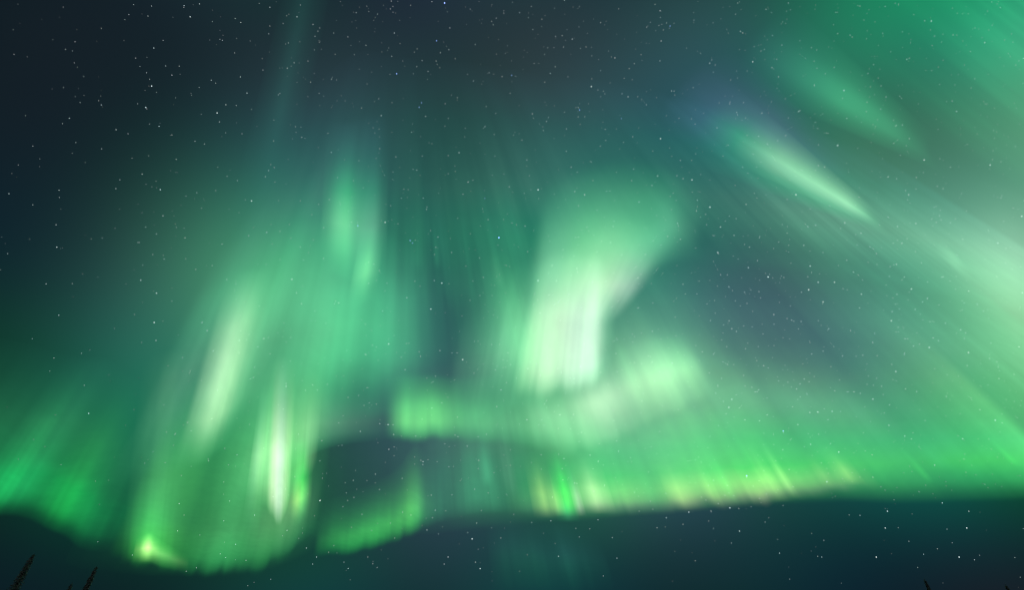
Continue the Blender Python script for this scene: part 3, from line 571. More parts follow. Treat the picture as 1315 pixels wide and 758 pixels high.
STARS = """
236.4 6.8 3; 236.1 8.8 1; 244.2 21.1 3; 190.0 20.1 2; 194.7 7.3 1; 256.2 4.5 2; 76.5 21.8 2; 81.3 8.8 1; 17.1 37.6 2
130.2 35.9 2; 84.1 63.0 2; 96.4 53.2 1; 197.5 61.2 3; 209.5 51.4 1; 99.4 86.1 1; 107.4 97.9 2; 95.4 80.3 1; 81.6 112.2 2
96.9 123.7 1; 102.9 131.5 1; 212.8 84.3 2; 220.8 96.1 2; 194.7 110.2 3; 201.0 118.2 2; 188.2 93.1 1; 192.0 101.4 1; 187.2 137.8 3
188.5 139.5 1; 130.2 134.5 2; 126.7 129.0 1; 32.6 148.3 1; 89.1 151.6 3; 80.3 158.6 1; 149.1 166.4 2; 204.3 162.1 3; 192.0 159.1 1
262.5 184.7 2; 250.4 181.2 1; 278.8 144.8 3; 290.1 134.3 2; 281.8 156.3 1; 258.5 146.5 1; 245.9 122.2 2; 271.3 102.6 2; 277.0 106.4 1
317.2 119.2 2; 308.7 98.4 2; 301.4 67.5 1; 309.2 28.4 2; 302.1 23.3 1; 285.6 51.4 1; 272.8 27.1 1; 164.4 171.6 1; 97.4 182.9 1
42.2 187.5 1; 220.8 173.1 1; 570.9 3.3 3b; 560.6 51.9 3b; 509.4 94.4 3b; 503.1 71.8 1b; 657.0 96.4 2b; 346.6 8.8 2; 381.4 21.1 2
368.1 19.8 1; 363.6 29.6 1; 408.3 39.6 2; 402.0 30.9 2; 410.6 35.4 1; 404.5 46.2 1; 345.1 42.9 1; 346.6 32.9 1; 457.5 15.8 2
484.8 17.6 1; 506.4 41.9 2; 574.4 14.6 2; 577.7 35.4 1; 565.6 67.3 2; 610.3 56.7 2; 631.4 26.9 1; 633.4 31.4 1; 446.7 46.9 1
470.0 57.7 1; 377.7 80.3 2; 368.9 87.1 2; 370.4 54.7 1; 395.5 78.0 1; 398.8 105.1 2; 357.4 121.5 2; 359.4 119.9 1; 425.6 101.4 2
430.4 69.3 1; 542.0 77.5 1b; 535.3 85.3 1; 560.1 78.0 1; 541.3 131.7 2b; 538.3 137.5 2b; 546.6 149.3 2; 489.6 148.3 3; 464.3 138.5 1
587.2 125.2 2; 571.7 133.0 1; 624.4 136.5 1; 529.7 159.1 2; 528.5 169.6 2; 571.4 161.9 2; 597.5 164.4 1; 622.8 162.4 2; 634.6 172.6 1
387.5 176.2 2; 421.1 171.1 1; 351.3 180.9 1; 628.1 93.1 1; 584.5 75.0 1; 636.6 145.5 1; 950.8 39.9 3; 953.9 41.9 2; 947.3 3.5 2
983.7 11.5 2; 759.4 110.9 3; 744.3 141.0 3b; 742.6 138.0 1; 771.4 90.3 2; 789.7 74.0 2; 667.3 15.6 2; 682.3 7.8 1; 684.3 37.4 1
678.6 22.1 1; 723.7 60.0 1; 734.8 49.7 2; 771.4 28.6 1; 847.7 13.3 2; 841.2 5.0 1; 860.5 32.9 2b; 891.1 25.3 2; 830.4 34.4 1
849.0 52.2 2; 911.4 80.8 3; 914.2 76.5 1; 918.5 83.1 1; 966.6 79.0 3; 968.4 59.5 1; 977.2 65.2 1; 847.5 77.8 1; 814.6 81.3 1
862.3 116.4 2; 806.5 124.0 2; 798.8 120.2 1; 706.7 93.9 2; 938.3 102.4 1; 946.1 144.0 2; 947.1 147.3 1; 957.6 151.3 1; 978.4 145.0 2
798.0 152.1 2b; 683.6 146.0 2; 701.7 155.8 2; 685.1 151.6 1; 704.4 150.6 1; 848.2 177.9 3; 892.6 159.1 1; 872.0 151.8 1; 777.9 180.2 2
777.2 165.9 1; 727.3 165.4 1; 974.2 174.7 2; 985.5 184.7 2; 935.5 186.4 2; 812.6 175.4 1; 670.3 179.7 1; 1083.9 115.9 3; 1087.4 151.8 3
1025.7 142.8 3; 1027.4 141.8 1; 1149.6 3.8 2; 1136.8 7.8 2; 1104.2 7.3 2; 1012.4 3.5 2; 1073.1 15.3 2; 1075.6 15.3 1; 1070.3 31.4 1
992.0 45.2 2; 991.3 86.6 2; 999.6 98.4 2; 1027.2 51.9 2; 1042.0 60.5 1; 1091.6 44.7 2; 1094.4 47.2 1; 1075.8 42.7 2; 1113.7 39.1 2
1133.6 42.2 2; 1158.9 40.4 2; 1196.0 26.6 3; 1187.3 26.3 2; 1173.5 18.3 1; 1284.6 9.3 2; 1274.1 31.9 2; 1264.5 54.2 3; 1223.9 44.4 2
1200.1 45.9 2; 1246.2 65.7 2; 1164.4 75.8 3; 1167.9 74.3 2; 1121.8 82.6 2; 1114.7 94.1 2; 1071.3 86.1 1; 1127.8 99.9 1; 1137.8 124.2 1
1155.4 123.2 2; 1131.0 139.8 2; 1113.5 131.0 1; 1106.2 156.8 2; 1158.9 160.4 2; 1151.1 160.6 1; 1167.7 177.9 2; 1147.6 183.9 2; 1075.6 186.7 3
1061.5 170.4 1; 1050.2 164.9 1; 1228.4 142.8 3; 1222.9 129.5 2; 1196.5 90.3 1; 1275.8 167.4 1; 1309.0 159.3 2; 1238.5 83.1 1; 1206.6 108.2 1
1303.9 188.0 2; 323.0 258.0 3; 314.9 256.5 2; 182.7 223.4 3; 205.8 243.5 3; 148.8 242.2 2; 75.8 244.2 2; 11.5 248.7 2; 72.0 288.6 2
73.0 317.5 3; 9.8 325.8 2; 37.9 307.2 1; 131.5 305.7 2; 187.0 291.6 3; 201.0 300.4 3; 177.2 311.5 2; 209.3 277.1 2; 180.7 359.9 3
201.0 376.7 3; 125.5 355.9 2; 106.1 351.9 1; 59.2 364.7 2; 183.2 340.6 2; 196.2 327.0 1; 210.8 332.8 2; 237.6 305.4 2; 226.6 292.1 1
252.7 247.5 2; 258.7 267.3 1; 291.6 226.4 1; 285.3 313.5 2; 319.4 302.7 2; 279.5 214.6 1; 226.3 204.6 2; 190.7 200.0 1; 169.6 203.0 1
109.7 208.3 1; 130.5 191.0 1; 42.2 263.0 1; 291.3 359.1 1; 251.4 346.1 1; 304.9 231.9 1; 23.6 211.8 1; 92.8 364.4 1; 374.9 358.9 3
344.8 218.9 2; 340.8 226.9 2; 425.4 195.5 3; 342.5 298.4 3; 466.5 241.2 2; 494.6 285.6 3; 567.4 363.7 3; 579.9 324.3 2; 615.8 331.3 2
635.6 200.3 2; 559.6 317.7 2; 529.7 312.2 2b; 526.7 308.9 2b; 640.7 305.2 3b; 533.5 308.4 1; 562.4 304.4 2; 607.3 231.4 2; 601.3 233.4 1
594.5 249.5 2; 622.6 254.7 2b; 535.3 218.4 2; 530.5 217.4 2; 508.4 201.3 1; 542.3 200.3 1; 589.5 196.0 2; 654.0 239.9 2; 389.7 334.0 2
385.7 317.2 1; 415.6 292.4 2; 459.5 289.9 2b; 415.3 332.0 2; 496.9 363.7 2; 487.3 347.6 1; 532.8 361.4 1; 557.6 360.4 2; 380.7 376.2 2
607.3 360.9 1; 621.1 356.4 1; 433.4 228.1 2; 515.4 254.5 1; 543.6 254.5 2; 547.6 269.0 2; 575.7 223.1 1; 587.7 280.3 2; 598.3 341.8 1
487.6 190.8 1; 385.7 257.8 1; 691.1 243.7 3; 691.9 255.0 2; 750.8 250.0 3; 844.4 225.9 3; 837.2 238.2 2; 813.8 217.1 2; 870.0 286.9 3
871.5 290.1 1; 873.8 307.4 2; 864.5 248.0 2; 888.6 230.9 3; 911.7 266.0 3; 894.4 270.8 2; 925.2 291.6 3; 906.2 275.3 1; 942.6 302.4 2
953.6 214.6 2; 971.4 214.6 1; 928.5 200.3 1; 893.4 197.5 2; 873.8 205.8 2; 921.7 324.3 3; 922.7 325.8 1; 947.8 332.8 2; 960.9 343.8 3
986.0 355.6 3; 975.7 303.9 1; 962.4 317.5 2; 820.6 259.3 2; 819.3 356.9 2; 877.1 365.2 2; 690.9 360.4 3; 708.9 341.1 2; 674.3 290.4 2
663.3 288.6 1; 677.6 323.2 2; 673.3 248.2 2; 727.3 194.3 2; 676.6 205.3 2; 733.5 214.6 2; 738.0 246.0 2; 783.2 245.2 2; 958.1 262.5 2
956.1 314.0 1; 945.3 280.8 1; 925.5 352.9 2; 934.0 352.9 1; 740.8 344.8 2; 714.5 360.6 2; 895.6 257.0 2; 956.1 375.4 2; 936.0 368.4 2
723.0 320.7 1; 916.2 336.0 2; 1166.9 250.0 3; 1162.9 244.7 1; 1186.8 205.3 3; 1220.4 214.6 2; 1186.0 221.6 2; 1176.7 227.9 2; 1211.1 242.2 2
1203.6 239.2 1; 1059.0 214.3 2; 1089.9 220.9 2; 1140.3 227.1 2; 1151.4 229.4 2; 1022.1 250.0 3; 1271.6 211.8 3; 1312.0 277.8 3; 1236.4 307.4 2
1281.4 312.0 3; 1140.6 279.1 2; 1176.2 287.1 2; 1152.6 290.9 2; 1105.7 299.7 3; 1100.7 314.7 2; 1125.5 325.8 2; 1087.4 334.3 2; 1040.5 341.8 3
1042.2 350.1 1; 1076.6 341.1 2; 1095.9 349.6 3; 1102.2 353.4 1; 1050.7 362.6 3; 1071.6 362.6 3; 1038.5 372.2 3; 1029.2 375.4 2; 986.8 355.9 3
1142.1 355.1 2; 1161.4 355.9 2; 1170.4 371.2 3; 1211.1 355.6 2; 1219.9 360.9 2; 1244.0 373.9 3; 1106.2 378.0 3; 1117.2 317.0 2; 1121.5 319.7 1
1157.9 312.7 1; 1084.9 286.1 3; 1037.4 291.1 2; 1079.6 293.4 1; 1047.5 289.4 2; 1032.2 315.2 2; 1151.1 339.3 2; 1285.4 254.5 1; 1301.2 267.0 1
1234.9 248.5 1; 1202.3 285.6 1; 1208.6 282.3 1; 1220.4 286.1 1; 1191.3 362.1 2; 1151.9 378.2 2; 198.0 414.4 3; 200.3 437.5 2; 228.9 430.4 2
41.4 435.2 2; 75.5 405.1 2; 113.9 531.3 3; 108.2 495.2 1; 234.4 459.5 2; 273.8 450.8 3; 225.3 557.2 2; 224.3 558.4 1; 240.9 542.9 2
307.2 437.5 2; 210.3 520.5 1; 266.0 424.7 2; 220.6 387.0 2; 172.9 404.1 1; 181.9 440.2 1; 244.4 476.4 1; 243.4 479.4 1; 320.5 545.4 2
325.5 485.1 2; 139.8 481.6 1; 147.1 421.7 1; 213.8 555.2 1; 104.6 454.0 1; 259.2 414.9 1; 245.4 553.9 1; 553.3 397.1 3; 499.1 442.0 3
367.4 496.4 3; 387.2 390.3 2; 404.3 399.6 2; 435.1 389.3 2; 491.4 399.6 2; 522.5 382.5 2; 401.5 494.7 2; 373.4 433.7 2; 338.8 435.0 2
580.4 453.5 2; 587.0 453.5 1; 594.2 462.1 3; 609.3 438.7 2; 564.9 450.5 2; 559.4 483.4 2; 540.0 458.0 2; 520.2 475.1 2; 515.4 459.0 1
460.5 508.2 2; 498.4 545.6 3; 505.4 558.4 2; 487.6 544.6 2; 462.7 554.4 2; 643.4 501.2 2; 567.4 517.8 2; 467.5 521.0 1; 483.3 519.3 1
533.8 560.4 2; 588.0 561.2 1; 469.3 416.6 1; 631.4 442.7 1; 636.1 475.4 1; 435.1 543.6 1; 413.3 566.4 1; 719.0 533.1 3; 736.5 532.6 2
939.8 513.2 3; 936.0 523.5 3; 871.5 526.5 2; 863.3 466.6 2; 837.7 425.7 2; 792.7 436.5 1; 792.5 477.6 1; 676.6 539.3 2; 717.0 388.3 2
936.3 412.1 2; 965.9 419.9 2; 929.3 417.4 1; 939.8 422.2 2; 945.6 425.9 2; 901.9 452.0 2; 893.6 444.0 1; 974.2 501.0 2; 969.7 503.7 2
972.4 503.7 1; 965.6 497.7 1; 956.6 539.6 2; 975.2 540.9 2; 910.9 479.4 1; 934.3 468.3 1; 980.5 469.8 2; 985.2 533.1 2; 971.9 463.3 1
957.4 448.0 1; 838.4 389.3 1; 820.1 395.6 1; 794.3 387.0 1; 907.9 390.5 1; 792.0 566.7 1; 954.9 482.4 1; 1005.8 553.9 3b; 1005.8 555.7 2
1057.0 387.8 3; 1056.3 390.5 1; 1103.9 395.6 3; 993.8 404.1 2; 994.0 416.6 2; 1016.6 411.4 2; 1028.7 413.1 2; 1064.3 422.4 2; 1025.4 422.7 1
1070.8 445.2 2; 1042.5 455.0 2; 1057.0 451.3 2; 1081.9 457.3 2; 1108.0 456.5 2; 1099.4 457.8 2; 1120.8 440.0 2; 1123.3 428.4 2; 1145.6 400.3 2
1144.6 412.1 3; 1153.9 426.4 2; 1162.2 435.2 2; 1165.7 435.2 1; 1173.0 444.7 2; 1193.3 446.5 3; 1205.1 437.7 2; 1198.3 434.2 2; 1233.7 423.7 3
1240.0 427.7 2; 1214.1 415.4 2; 1243.7 453.0 3; 1242.0 469.8 2; 1308.7 445.7 3; 1282.9 486.4 2; 1150.4 477.4 3; 1132.1 496.4 2; 1162.9 499.7 2
1177.2 503.2 3; 1215.1 509.5 2; 1121.0 513.0 3; 1104.7 505.5 2; 1096.7 503.5 2; 1142.3 520.3 2; 1068.6 528.6 3; 1079.4 528.8 2; 1050.2 529.6 3
1040.0 530.1 2; 1024.6 545.6 2; 1141.6 546.6 3; 1161.9 560.4 3; 1170.4 564.2 2; 1236.2 563.9 3; 1278.1 540.1 3; 1258.3 526.5 2; 1286.9 543.6 1
1191.0 383.5 3; 1184.7 387.8 2; 1238.2 389.3 2; 1263.0 399.8 2; 1255.0 391.0 2; 1092.2 424.7 2; 1017.9 522.8 1; 1036.4 506.7 2; 1023.1 499.9 2
1032.7 487.2 2; 1039.0 490.4 1; 999.6 489.7 2; 1188.0 540.4 2; 1063.3 539.3 1; 1175.2 397.6 2; 1161.7 454.0 2; 196.5 580.5 2; 256.7 687.7 2
228.1 682.4 2; 287.3 669.6 2; 169.9 713.5 2; 125.7 696.5 1; 282.8 712.0 1; 315.9 720.3 1; 239.1 734.4 2; 289.8 716.6 1; 302.6 699.7 2
252.2 729.9 1; 230.1 647.3 2; 232.9 611.2 1; 267.8 592.3 2; 267.3 590.1 1; 236.4 662.1 1; 327.0 662.1 2; 294.9 644.0 1; 304.4 584.6 1
23.6 590.3 1; 185.9 595.4 1; 288.6 576.3 1; 127.7 648.6 1; 78.3 597.4 1; 293.4 597.6 1; 410.8 643.5 3; 411.8 642.8 1; 383.7 692.0 2
447.2 730.9 3; 441.7 722.6 2; 406.5 716.1 2; 401.5 725.1 2; 393.5 704.5 2; 575.4 716.1 2; 570.4 725.1 1; 610.6 722.6 2; 616.6 730.9 3
606.3 692.7 3; 600.5 684.7 2; 568.4 677.2 2; 548.3 681.2 2; 571.2 570.3 2; 499.4 577.5 2; 543.3 593.3 2; 540.5 591.6 1; 543.0 597.1 1
561.4 593.3 2; 453.7 617.4 2; 443.4 620.4 1; 482.1 609.4 2; 487.3 629.2 2; 444.7 633.5 1; 454.5 639.3 1; 446.4 643.3 2; 440.4 651.1 1
464.8 661.1 1; 403.8 662.9 1; 558.9 655.8 2; 555.3 665.4 2; 572.4 656.6 1; 553.8 636.5 1; 451.5 677.7 1; 477.3 681.9 1; 501.6 672.4 1
580.4 636.0 1; 614.8 591.8 2; 600.0 573.3 2; 612.1 672.4 2; 631.4 678.4 2; 563.1 686.2 2; 472.3 716.1 1; 478.8 724.6 1; 484.3 729.4 1
439.2 572.3 2; 368.6 681.7 2; 532.5 587.3 1; 576.4 599.9 1; 643.2 691.5 1; 517.0 658.3 1; 506.9 691.7 1; 884.6 658.3 3; 855.7 665.4 3
949.6 682.7 3; 937.3 652.8 3; 939.3 698.0 2; 786.5 691.0 2; 854.5 677.2 2; 843.7 678.4 2; 912.9 656.6 2; 913.5 657.8 1; 922.5 647.3 2
982.5 671.1 2; 767.9 668.1 1; 682.8 671.6 2; 707.4 669.4 2; 739.5 679.2 1; 712.9 698.5 2; 717.2 715.1 2; 958.9 611.4 3b; 959.1 613.2 2
794.3 580.0 2; 768.2 592.8 1; 838.4 654.6 1; 964.6 651.3 2; 948.8 653.6 2; 916.2 679.4 2; 877.1 673.9 1; 975.4 640.8 1; 893.1 591.1 2
892.9 720.8 1; 738.0 620.9 1; 722.0 602.4 1; 694.9 584.6 1; 820.9 657.1 1; 987.2 665.4 1; 1136.8 678.7 3; 1139.6 657.1 3; 1241.5 678.7 3
1244.2 657.1 3; 1210.1 646.5 3; 1216.1 680.2 2; 1153.6 678.2 1; 1125.3 716.1 3; 1231.7 716.1 3; 1251.5 719.6 2; 1258.0 713.8 1; 1303.2 716.8 2
1186.0 712.5 2; 1055.3 716.1 2; 1001.1 711.0 3; 1058.0 694.5 1; 1042.2 685.7 2; 998.6 693.5 2; 1104.4 662.4 2; 1090.4 661.9 1; 1314.0 679.4 2
1200.3 597.9 3; 1180.2 574.5 2; 1120.0 584.6 2; 1077.1 581.0 3; 1061.8 619.2 3; 1041.0 571.0 3; 1032.9 574.0 2; 1111.2 579.5 1; 1121.0 613.4 2
1136.6 630.2 1; 1148.1 642.5 1; 1264.8 622.5 1; 1253.0 610.2 1; 1013.4 603.4 2; 1005.3 578.0 2; 1066.6 570.0 2; 1054.8 594.9 1; 1063.8 608.4 1
1082.1 615.4 1; 1005.6 649.8 1; 1239.0 583.6 1; 1237.7 590.1 1
"""
# ------------------------------------------------------------------ the stars
STAR_SHELL = 80000.0


def star_material(name, strength, color):
    m = bpy.data.materials.new(name); m.use_nodes = True
    m.cycles.emission_sampling = 'NONE'
    t = m.node_tree; t.nodes.clear()
    out = t.nodes.new('ShaderNodeOutputMaterial'); add = t.nodes.new('ShaderNodeAddShader')
    em = t.nodes.new('ShaderNodeEmission'); tr = t.nodes.new('ShaderNodeBsdfTransparent')
    # star colours differ a little from one to the next
    oi = t.nodes.new('ShaderNodeObjectInfo'); mx = t.nodes.new('ShaderNodeMix'); mx.data_type = 'RGBA'
    mx.inputs[6].default_value = (*color, 1)
    mx.inputs[7].default_value = (color[0] * .78, color[1] * .92, min(1, color[2] * 1.05), 1)
    t.links.new(oi.outputs['Random'], mx.inputs[0]); t.links.new(mx.outputs[2], em.inputs['Color'])
    em.inputs['Strength'].default_value = strength
    t.links.new(em.outputs[0], add.inputs[0]); t.links.new(tr.outputs[0], add.inputs[1])
    t.links.new(add.outputs[0], out.inputs['Surface'])
    return m


def ball(name, r, m):
    import bmesh
    bm = bmesh.new()
    bmesh.ops.create_icosphere(bm, subdivisions=2, radius=r)
    me = bpy.data.meshes.new(name); bm.to_mesh(me); bm.free()
    me.materials.append(m)
    return me


PIXEL = STAR_SHELL / 467.0          # one picture element at the middle of the view, in metres at that distance
# the light of a solid ball shows from its near and its far side, so each side gives half
WHITE_STAR = [ball('star_bright', .46 * PIXEL, star_material('star_light_bright', .66, (.92, 1.0, .98))),
              ball('star_medium', .42 * PIXEL, star_material('star_light_medium', .27, (.86, 1.0, .97)))]
BLUE_STAR = [ball('star_blue', .58 * PIXEL, star_material('star_light_blue', 1.0, (.30, .42, 1.0))),
             ball('star_blue_small', .48 * PIXEL, star_material('star_light_blue_small', .55, (.35, .5, 1.0)))]


def off_axis(x, y):
    """How much smaller a picture element is, in angle, away from the middle of the view."""
    return 1.0 / (1.0 + ((x - 657.5) ** 2 + (y - 379.0) ** 2) / 600.0 ** 2) ** .75


spots = []
for row in STARS.replace('\n', '; ').split(';'):
    v = row.split()
    if len(v) == 3:
        spots.append((float(v[0]), float(v[1]), v[2]))
order = sorted(range(len(spots)), key=lambda i: ({'3b': 0, '2b': 1, '3': 2, '2': 3, '1b': 4, '1': 5}[spots[i][2]], (i * 7919) % 761))
named, rest = order[:300], order[300:]


def region(x, y):
    if y > 640 and x > 560:
        return 'in the dark sky under the right hand band', 'stars in the dark sky under the right hand band'
    if y > 560 and 390 < x < 700:
        return 'around the dark gap and the low green lobe', 'stars around the dark gap and the low green lobe'
    if y > 540 and x <= 390:
        return 'in the low green glow at the left', 'stars in the low green glow at the left'
    if y > 540:
        return 'in the green light of the right hand band', 'stars in the green light of the right hand band'
    if x < 340:
        return 'in the dark sky at the upper left', 'stars in the dark sky at the upper left'
    if y < 190 and x < 880:
        return 'in the dark sky high over the aurora', 'stars in the dark sky high over the aurora'
    if x < 880:
        return 'among the green folds in the middle of the sky', 'stars among the green folds in the middle'
    if y < 300:
        return 'beside the slanting streaks at the upper right', 'stars beside the slanting streaks at the upper right'
    return 'in the grey-green haze of light at the right', 'stars in the grey-green haze of light at the right'


BLUE_LABELS = {0: 'blue star'}
blue_where = [
    ((571, 3), 'brilliant blue star touching the top edge of the photo'),
    ((561, 52), 'brilliant blue star, the upper one of two in the dark sky high over the middle'),
    ((509, 94), 'brilliant blue star, the lower one of two in the dark sky high over the middle'),
    ((657, 96), 'small blue star high in the darkest sky right of the two brilliant blue ones'),
    ((641, 305), 'solitary deep blue star left of the white middle patch'),
    ((744, 141), 'bluish white star high above the white middle patch'),
    ((1006, 554), 'largest bluish star in the green light above the right hand hem'),
    ((959, 611), 'bluish star just above the brightest stretch of the hem'),
]
for n, i in enumerate(named):
    x, y, m = spots[i]
    blue = m.endswith('b')
    size = 0 if m[0] == '3' else 1
    o = bpy.data.objects.new('star', (BLUE_STAR if blue else WHITE_STAR)[size])
    o.location = EYE + look(x, y) * STAR_SHELL
    rnd = .74 + .44 * ((i * 37) % 17) / 16.0
    o.scale = (off_axis(x, y) * rnd,) * 3
    o['category'] = 'star'
    where, grp = region(x, y)
    lab = None
    if blue:
        d, t = min((math.hypot(x - bx, y - by), t) for (bx, by), t in blue_where)
        lab = t if d < 4 else None
    if lab is None:
        kind = 'small blue star' if blue else ('bright white star' if size == 0 else 'small white star')
        lab = kind + ' ' + where
        grp = kind.replace('star', '').strip() + ' ' + grp
    o['label'] = lab
    o['group'] = grp
    COL.objects.link(o)

# the countless faint ones: one object
rng = np.random.RandomState(5)
faint = [(spots[i][0], spots[i][1], .55 if spots[i][2][0] == '2' else .36) for i in rest]
while len(faint) < 3000:
    x, y = rng.uniform(-80, 1400), rng.uniform(-60, 790)
    dens = np.interp(x, [0, 150, 330, 600, 900, 1315], [.14, .22, .5, .8, 1.0, 1.0])
    if y > 640: dens *= .16 if x > 700 else .3
    if x < 300 and y > 380: dens *= .6
    dens *= .45 + .9 * (.5 + .5 * noise1(np.array([x / 42.0 + 13 * math.floor(y / 48)]), 9)[0])
    if rng.rand() < dens:
        faint.append((x, y, .06 + .34 * rng.rand() ** 2.0))
verts, faces, lum = [], [], []
OCT = np.array([(1, 0, 0), (-1, 0, 0), (0, 1, 0), (0, -1, 0), (0, 0, 1), (0, 0, -1)], float)
OCF = [(0, 2, 4), (2, 1, 4), (1, 3, 4), (3, 0, 4), (2, 0, 5), (1, 2, 5), (3, 1, 5), (0, 3, 5)]
for x, y, b in faint:
    c = look(x, y) * STAR_SHELL
    r = .44 * PIXEL * off_axis(x, y)
    k = len(verts)
    verts += [tuple(c + r * v) for v in OCT]
    faces += [tuple(k + q for q in f) for f in OCF]
    g = (b * rng.uniform(.8, 1), b, b * rng.uniform(.92, 1.1), 1.0)
    lum += [g] * 6
me = bpy.data.meshes.new('faint_stars')
me.from_pydata(verts, [], faces)
a = me.attributes.new('glow', 'FLOAT_COLOR', 'POINT')
a.data.foreach_set('color', np.array(lum, np.float32).ravel())
me.materials.append(aurora_material('faint_star_light', 0.0))
o = bpy.data.objects.new('faint_stars', me)
o.location = EYE
o['kind'] = 'stuff'; o['label'] = 'dust of countless faint stars over the whole sky'; o['category'] = 'faint stars'
COL.objects.link(o)

# ------------------------------------------------------------------ ground and the spruce tops
def noise_color(name, c0, c1, scale, rough):
    m = bpy.data.materials.new(name); m.use_nodes = True
    t = m.node_tree; b = t.nodes['Principled BSDF']
    tc = t.nodes.new('ShaderNodeTexCoord'); n = t.nodes.new('ShaderNodeTexNoise'); mx = t.nodes.new('ShaderNodeMix')
    mx.data_type = 'RGBA'
    n.inputs['Scale'].default_value = scale; n.inputs['Detail'].default_value = 5
    mx.inputs[6].default_value = (*c0, 1); mx.inputs[7].default_value = (*c1, 1)
    t.links.new(tc.outputs['Object'], n.inputs['Vector']); t.links.new(n.outputs[0], mx.inputs[0])
    t.links.new(mx.outputs[2], b.inputs['Base Color'])
    b.inputs['Roughness'].default_value = rough
    b.inputs['Specular IOR Level'].default_value = 0.2
    return m


SNOW = noise_color('snow', (.50, .52, .55), (.66, .67, .69), .6, .7)
BARK = noise_color('spruce_bark', (.05, .035, .025), (.10, .075, .055), 9, .9)
NEEDLES = noise_color('spruce_needles', (.14, .15, .14), (.34, .35, .35), 3, .8)

gv, gf = [], []
radii = [0.0, 4, 9, 16, 25, 40, 60, 85, 120, 180, 300, 600, 1500, 5000, 20000, 60000, 400000]
SEG = 72
rg = np.random.RandomState(3)
gv.append((0, 0, 0))
for r in radii[1:]:
    for k in range(SEG):
        a = 2 * math.pi * k / SEG
        bump = rg.uniform(-.12, .12) * min(1, r / 12) if r < 400 else 0
        gv.append((r * math.cos(a), r * math.sin(a), bump))
for k in range(SEG):
    gf.append((0, 1 + k, 1 + (k + 1) % SEG))
for j in range(len(radii) - 2):
    for k in range(SEG):
        a0, a1 = 1 + j * SEG + k, 1 + j * SEG + (k + 1) % SEG
        gf.append((a0, a0 + SEG, a1 + SEG, a1))
me = bpy.data.meshes.new('ground'); me.from_pydata(gv, [], gf)
me.polygons.foreach_set('use_smooth', [True] * len(me.polygons))
me.materials.append(SNOW)
o = bpy.data.objects.new('ground', me); o['kind'] = 'structure'; COL.objects.link(o)


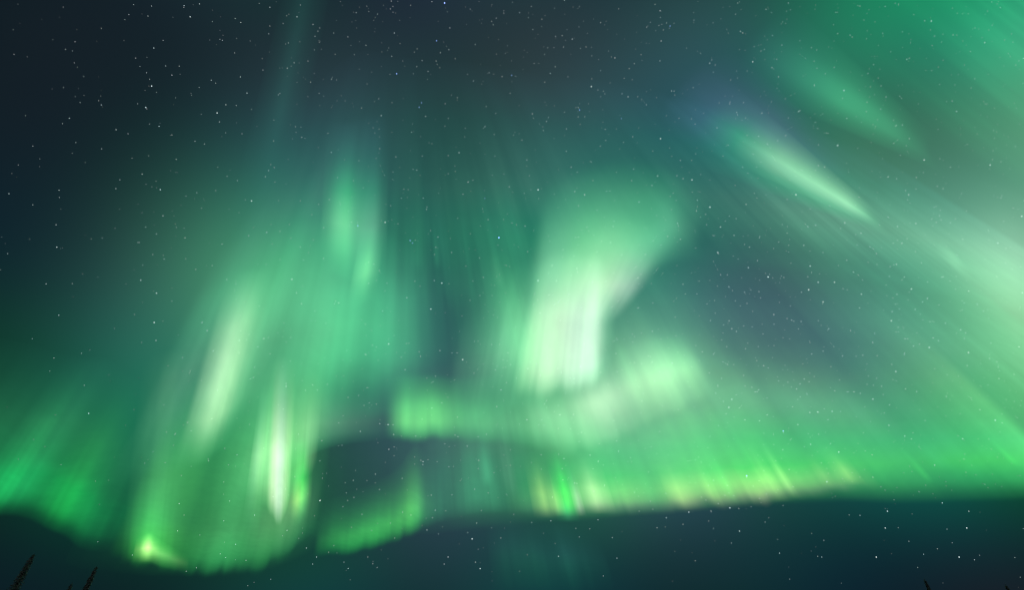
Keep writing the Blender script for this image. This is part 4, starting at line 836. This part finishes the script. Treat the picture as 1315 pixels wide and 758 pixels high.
def spruce(tip_x, tip_y, height, width, label, seed, lean=0.0):
    """A narrow northern spruce whose tip stands at that point of the photograph."""
    d = look(tip_x, tip_y)
    dist = (height - EYE[2]) / d[2]
    top = EYE + d * dist
    root = bpy.data.objects.new('spruce_tree', None)
    root.location = (top[0], top[1], -0.1)
    root['label'] = label; root['category'] = 'tree'; root['group'] = 'spruce tops along the lower edge'
    COL.objects.link(root)
    r_ = random.Random(seed)
    v, f = [], []
    rings, seg = 14, 8
    sway = lambda t: (lean * t * t + .03 * math.sin(t * 5 + seed), .03 * math.cos(t * 4 + seed))
    for i in range(rings + 1):
        t = i / rings
        rad = (.016 * height) * (1 - t) ** .8 + .012
        sx, sy = sway(t)
        for k in range(seg):
            a = 2 * math.pi * k / seg
            v.append((sx + rad * math.cos(a), sy + rad * math.sin(a), t * height))
    for i in range(rings):
        for k in range(seg):
            f.append((i * seg + k, i * seg + (k + 1) % seg, (i + 1) * seg + (k + 1) % seg, (i + 1) * seg + k))
    f.append(tuple(range(rings * seg, rings * seg + seg)))
    me = bpy.data.meshes.new('trunk'); me.from_pydata(v, [], f); me.materials.append(BARK)
    me.polygons.foreach_set('use_smooth', [True] * len(me.polygons))
    tr = bpy.data.objects.new('trunk', me); tr.parent = root; COL.objects.link(tr)
    v, f = [], []

    def spray(p, q, w):
        """A leaf-sized tuft of needles from p to q."""
        ax = np.array(q) - np.array(p); ln = np.linalg.norm(ax)
        side = np.cross(ax, (r_.uniform(-.6, .6), r_.uniform(-.6, .6), 1)); side = side / (np.linalg.norm(side) + 1e-6) * w
        k = len(v)
        m_ = np.array(p) + ax * .45
        v.extend([tuple(p), tuple(m_ + side), tuple(q), tuple(m_ - side)])
        f.append((k, k + 1, k + 2, k + 3))

    z = height * .08
    while z < height - .05:
        t = z / height
        reach = width * (.12 + .88 * ((1 - t) ** .72)) * r_.uniform(.75, 1.1)
        if t > .97: reach *= .6
        nb = 9 if t < .9 else 6
        a0 = r_.uniform(0, 6.28)
        sx, sy = sway(t)
        for b in range(nb):
            a = a0 + 6.283 * b / nb + r_.uniform(-.25, .25)
            ln = reach * r_.uniform(.55, 1.1)
            ca, sa = math.cos(a), math.sin(a)
            steps = max(3, int(ln / .13))
            for s_ in range(steps):
                q = (s_ + .3) / steps
                rr = ln * q
                zz = z - ln * (.30 * q + .55 * q * q) + .10 * ln * max(0, q - .7)
                px_, py_ = sx + ca * rr, sy + sa * rr
                for w_ in (-1, 0, 1):
                    aa = a + w_ * r_.uniform(.5, .95)
                    l2 = r_.uniform(.16, .30) * (.6 + .4 * (1 - t))
                    spray((px_, py_, zz), (px_ + math.cos(aa) * l2, py_ + math.sin(aa) * l2, zz - r_.uniform(.03, .16)), r_.uniform(.035, .07))
        z += r_.uniform(.10, .17)
    for k in range(14):         # the leader shoot
        zz = height - .5 + k * .038
        a = k * 2.4
        sx, sy = sway(zz / height)
        spray((sx, sy, zz), (sx + .10 * math.cos(a), sy + .10 * math.sin(a), zz + .07), .025)
    me = bpy.data.meshes.new('crown'); me.from_pydata(v, [], f); me.materials.append(NEEDLES)
    cr = bpy.data.objects.new('crown', me); cr.parent = root; COL.objects.link(cr)
    return root


spruce(44.5, 711, 10.5, 1.35, 'tallest dark spruce top at the lower left corner', 1)
spruce(124.5, 727, 8.6, .8, 'slim dark spruce top right of the tallest one', 2)
spruce(93, 748, 8.0, .7, 'tiny dark spruce tip between the two taller ones at the left', 3)
spruce(1186, 743, 8.2, .55, 'slim dark spruce tip low at the right, left of the one in the corner', 4)
spruce(1290, 750, 8.4, .75, 'dark spruce tip at the lower right corner', 5)
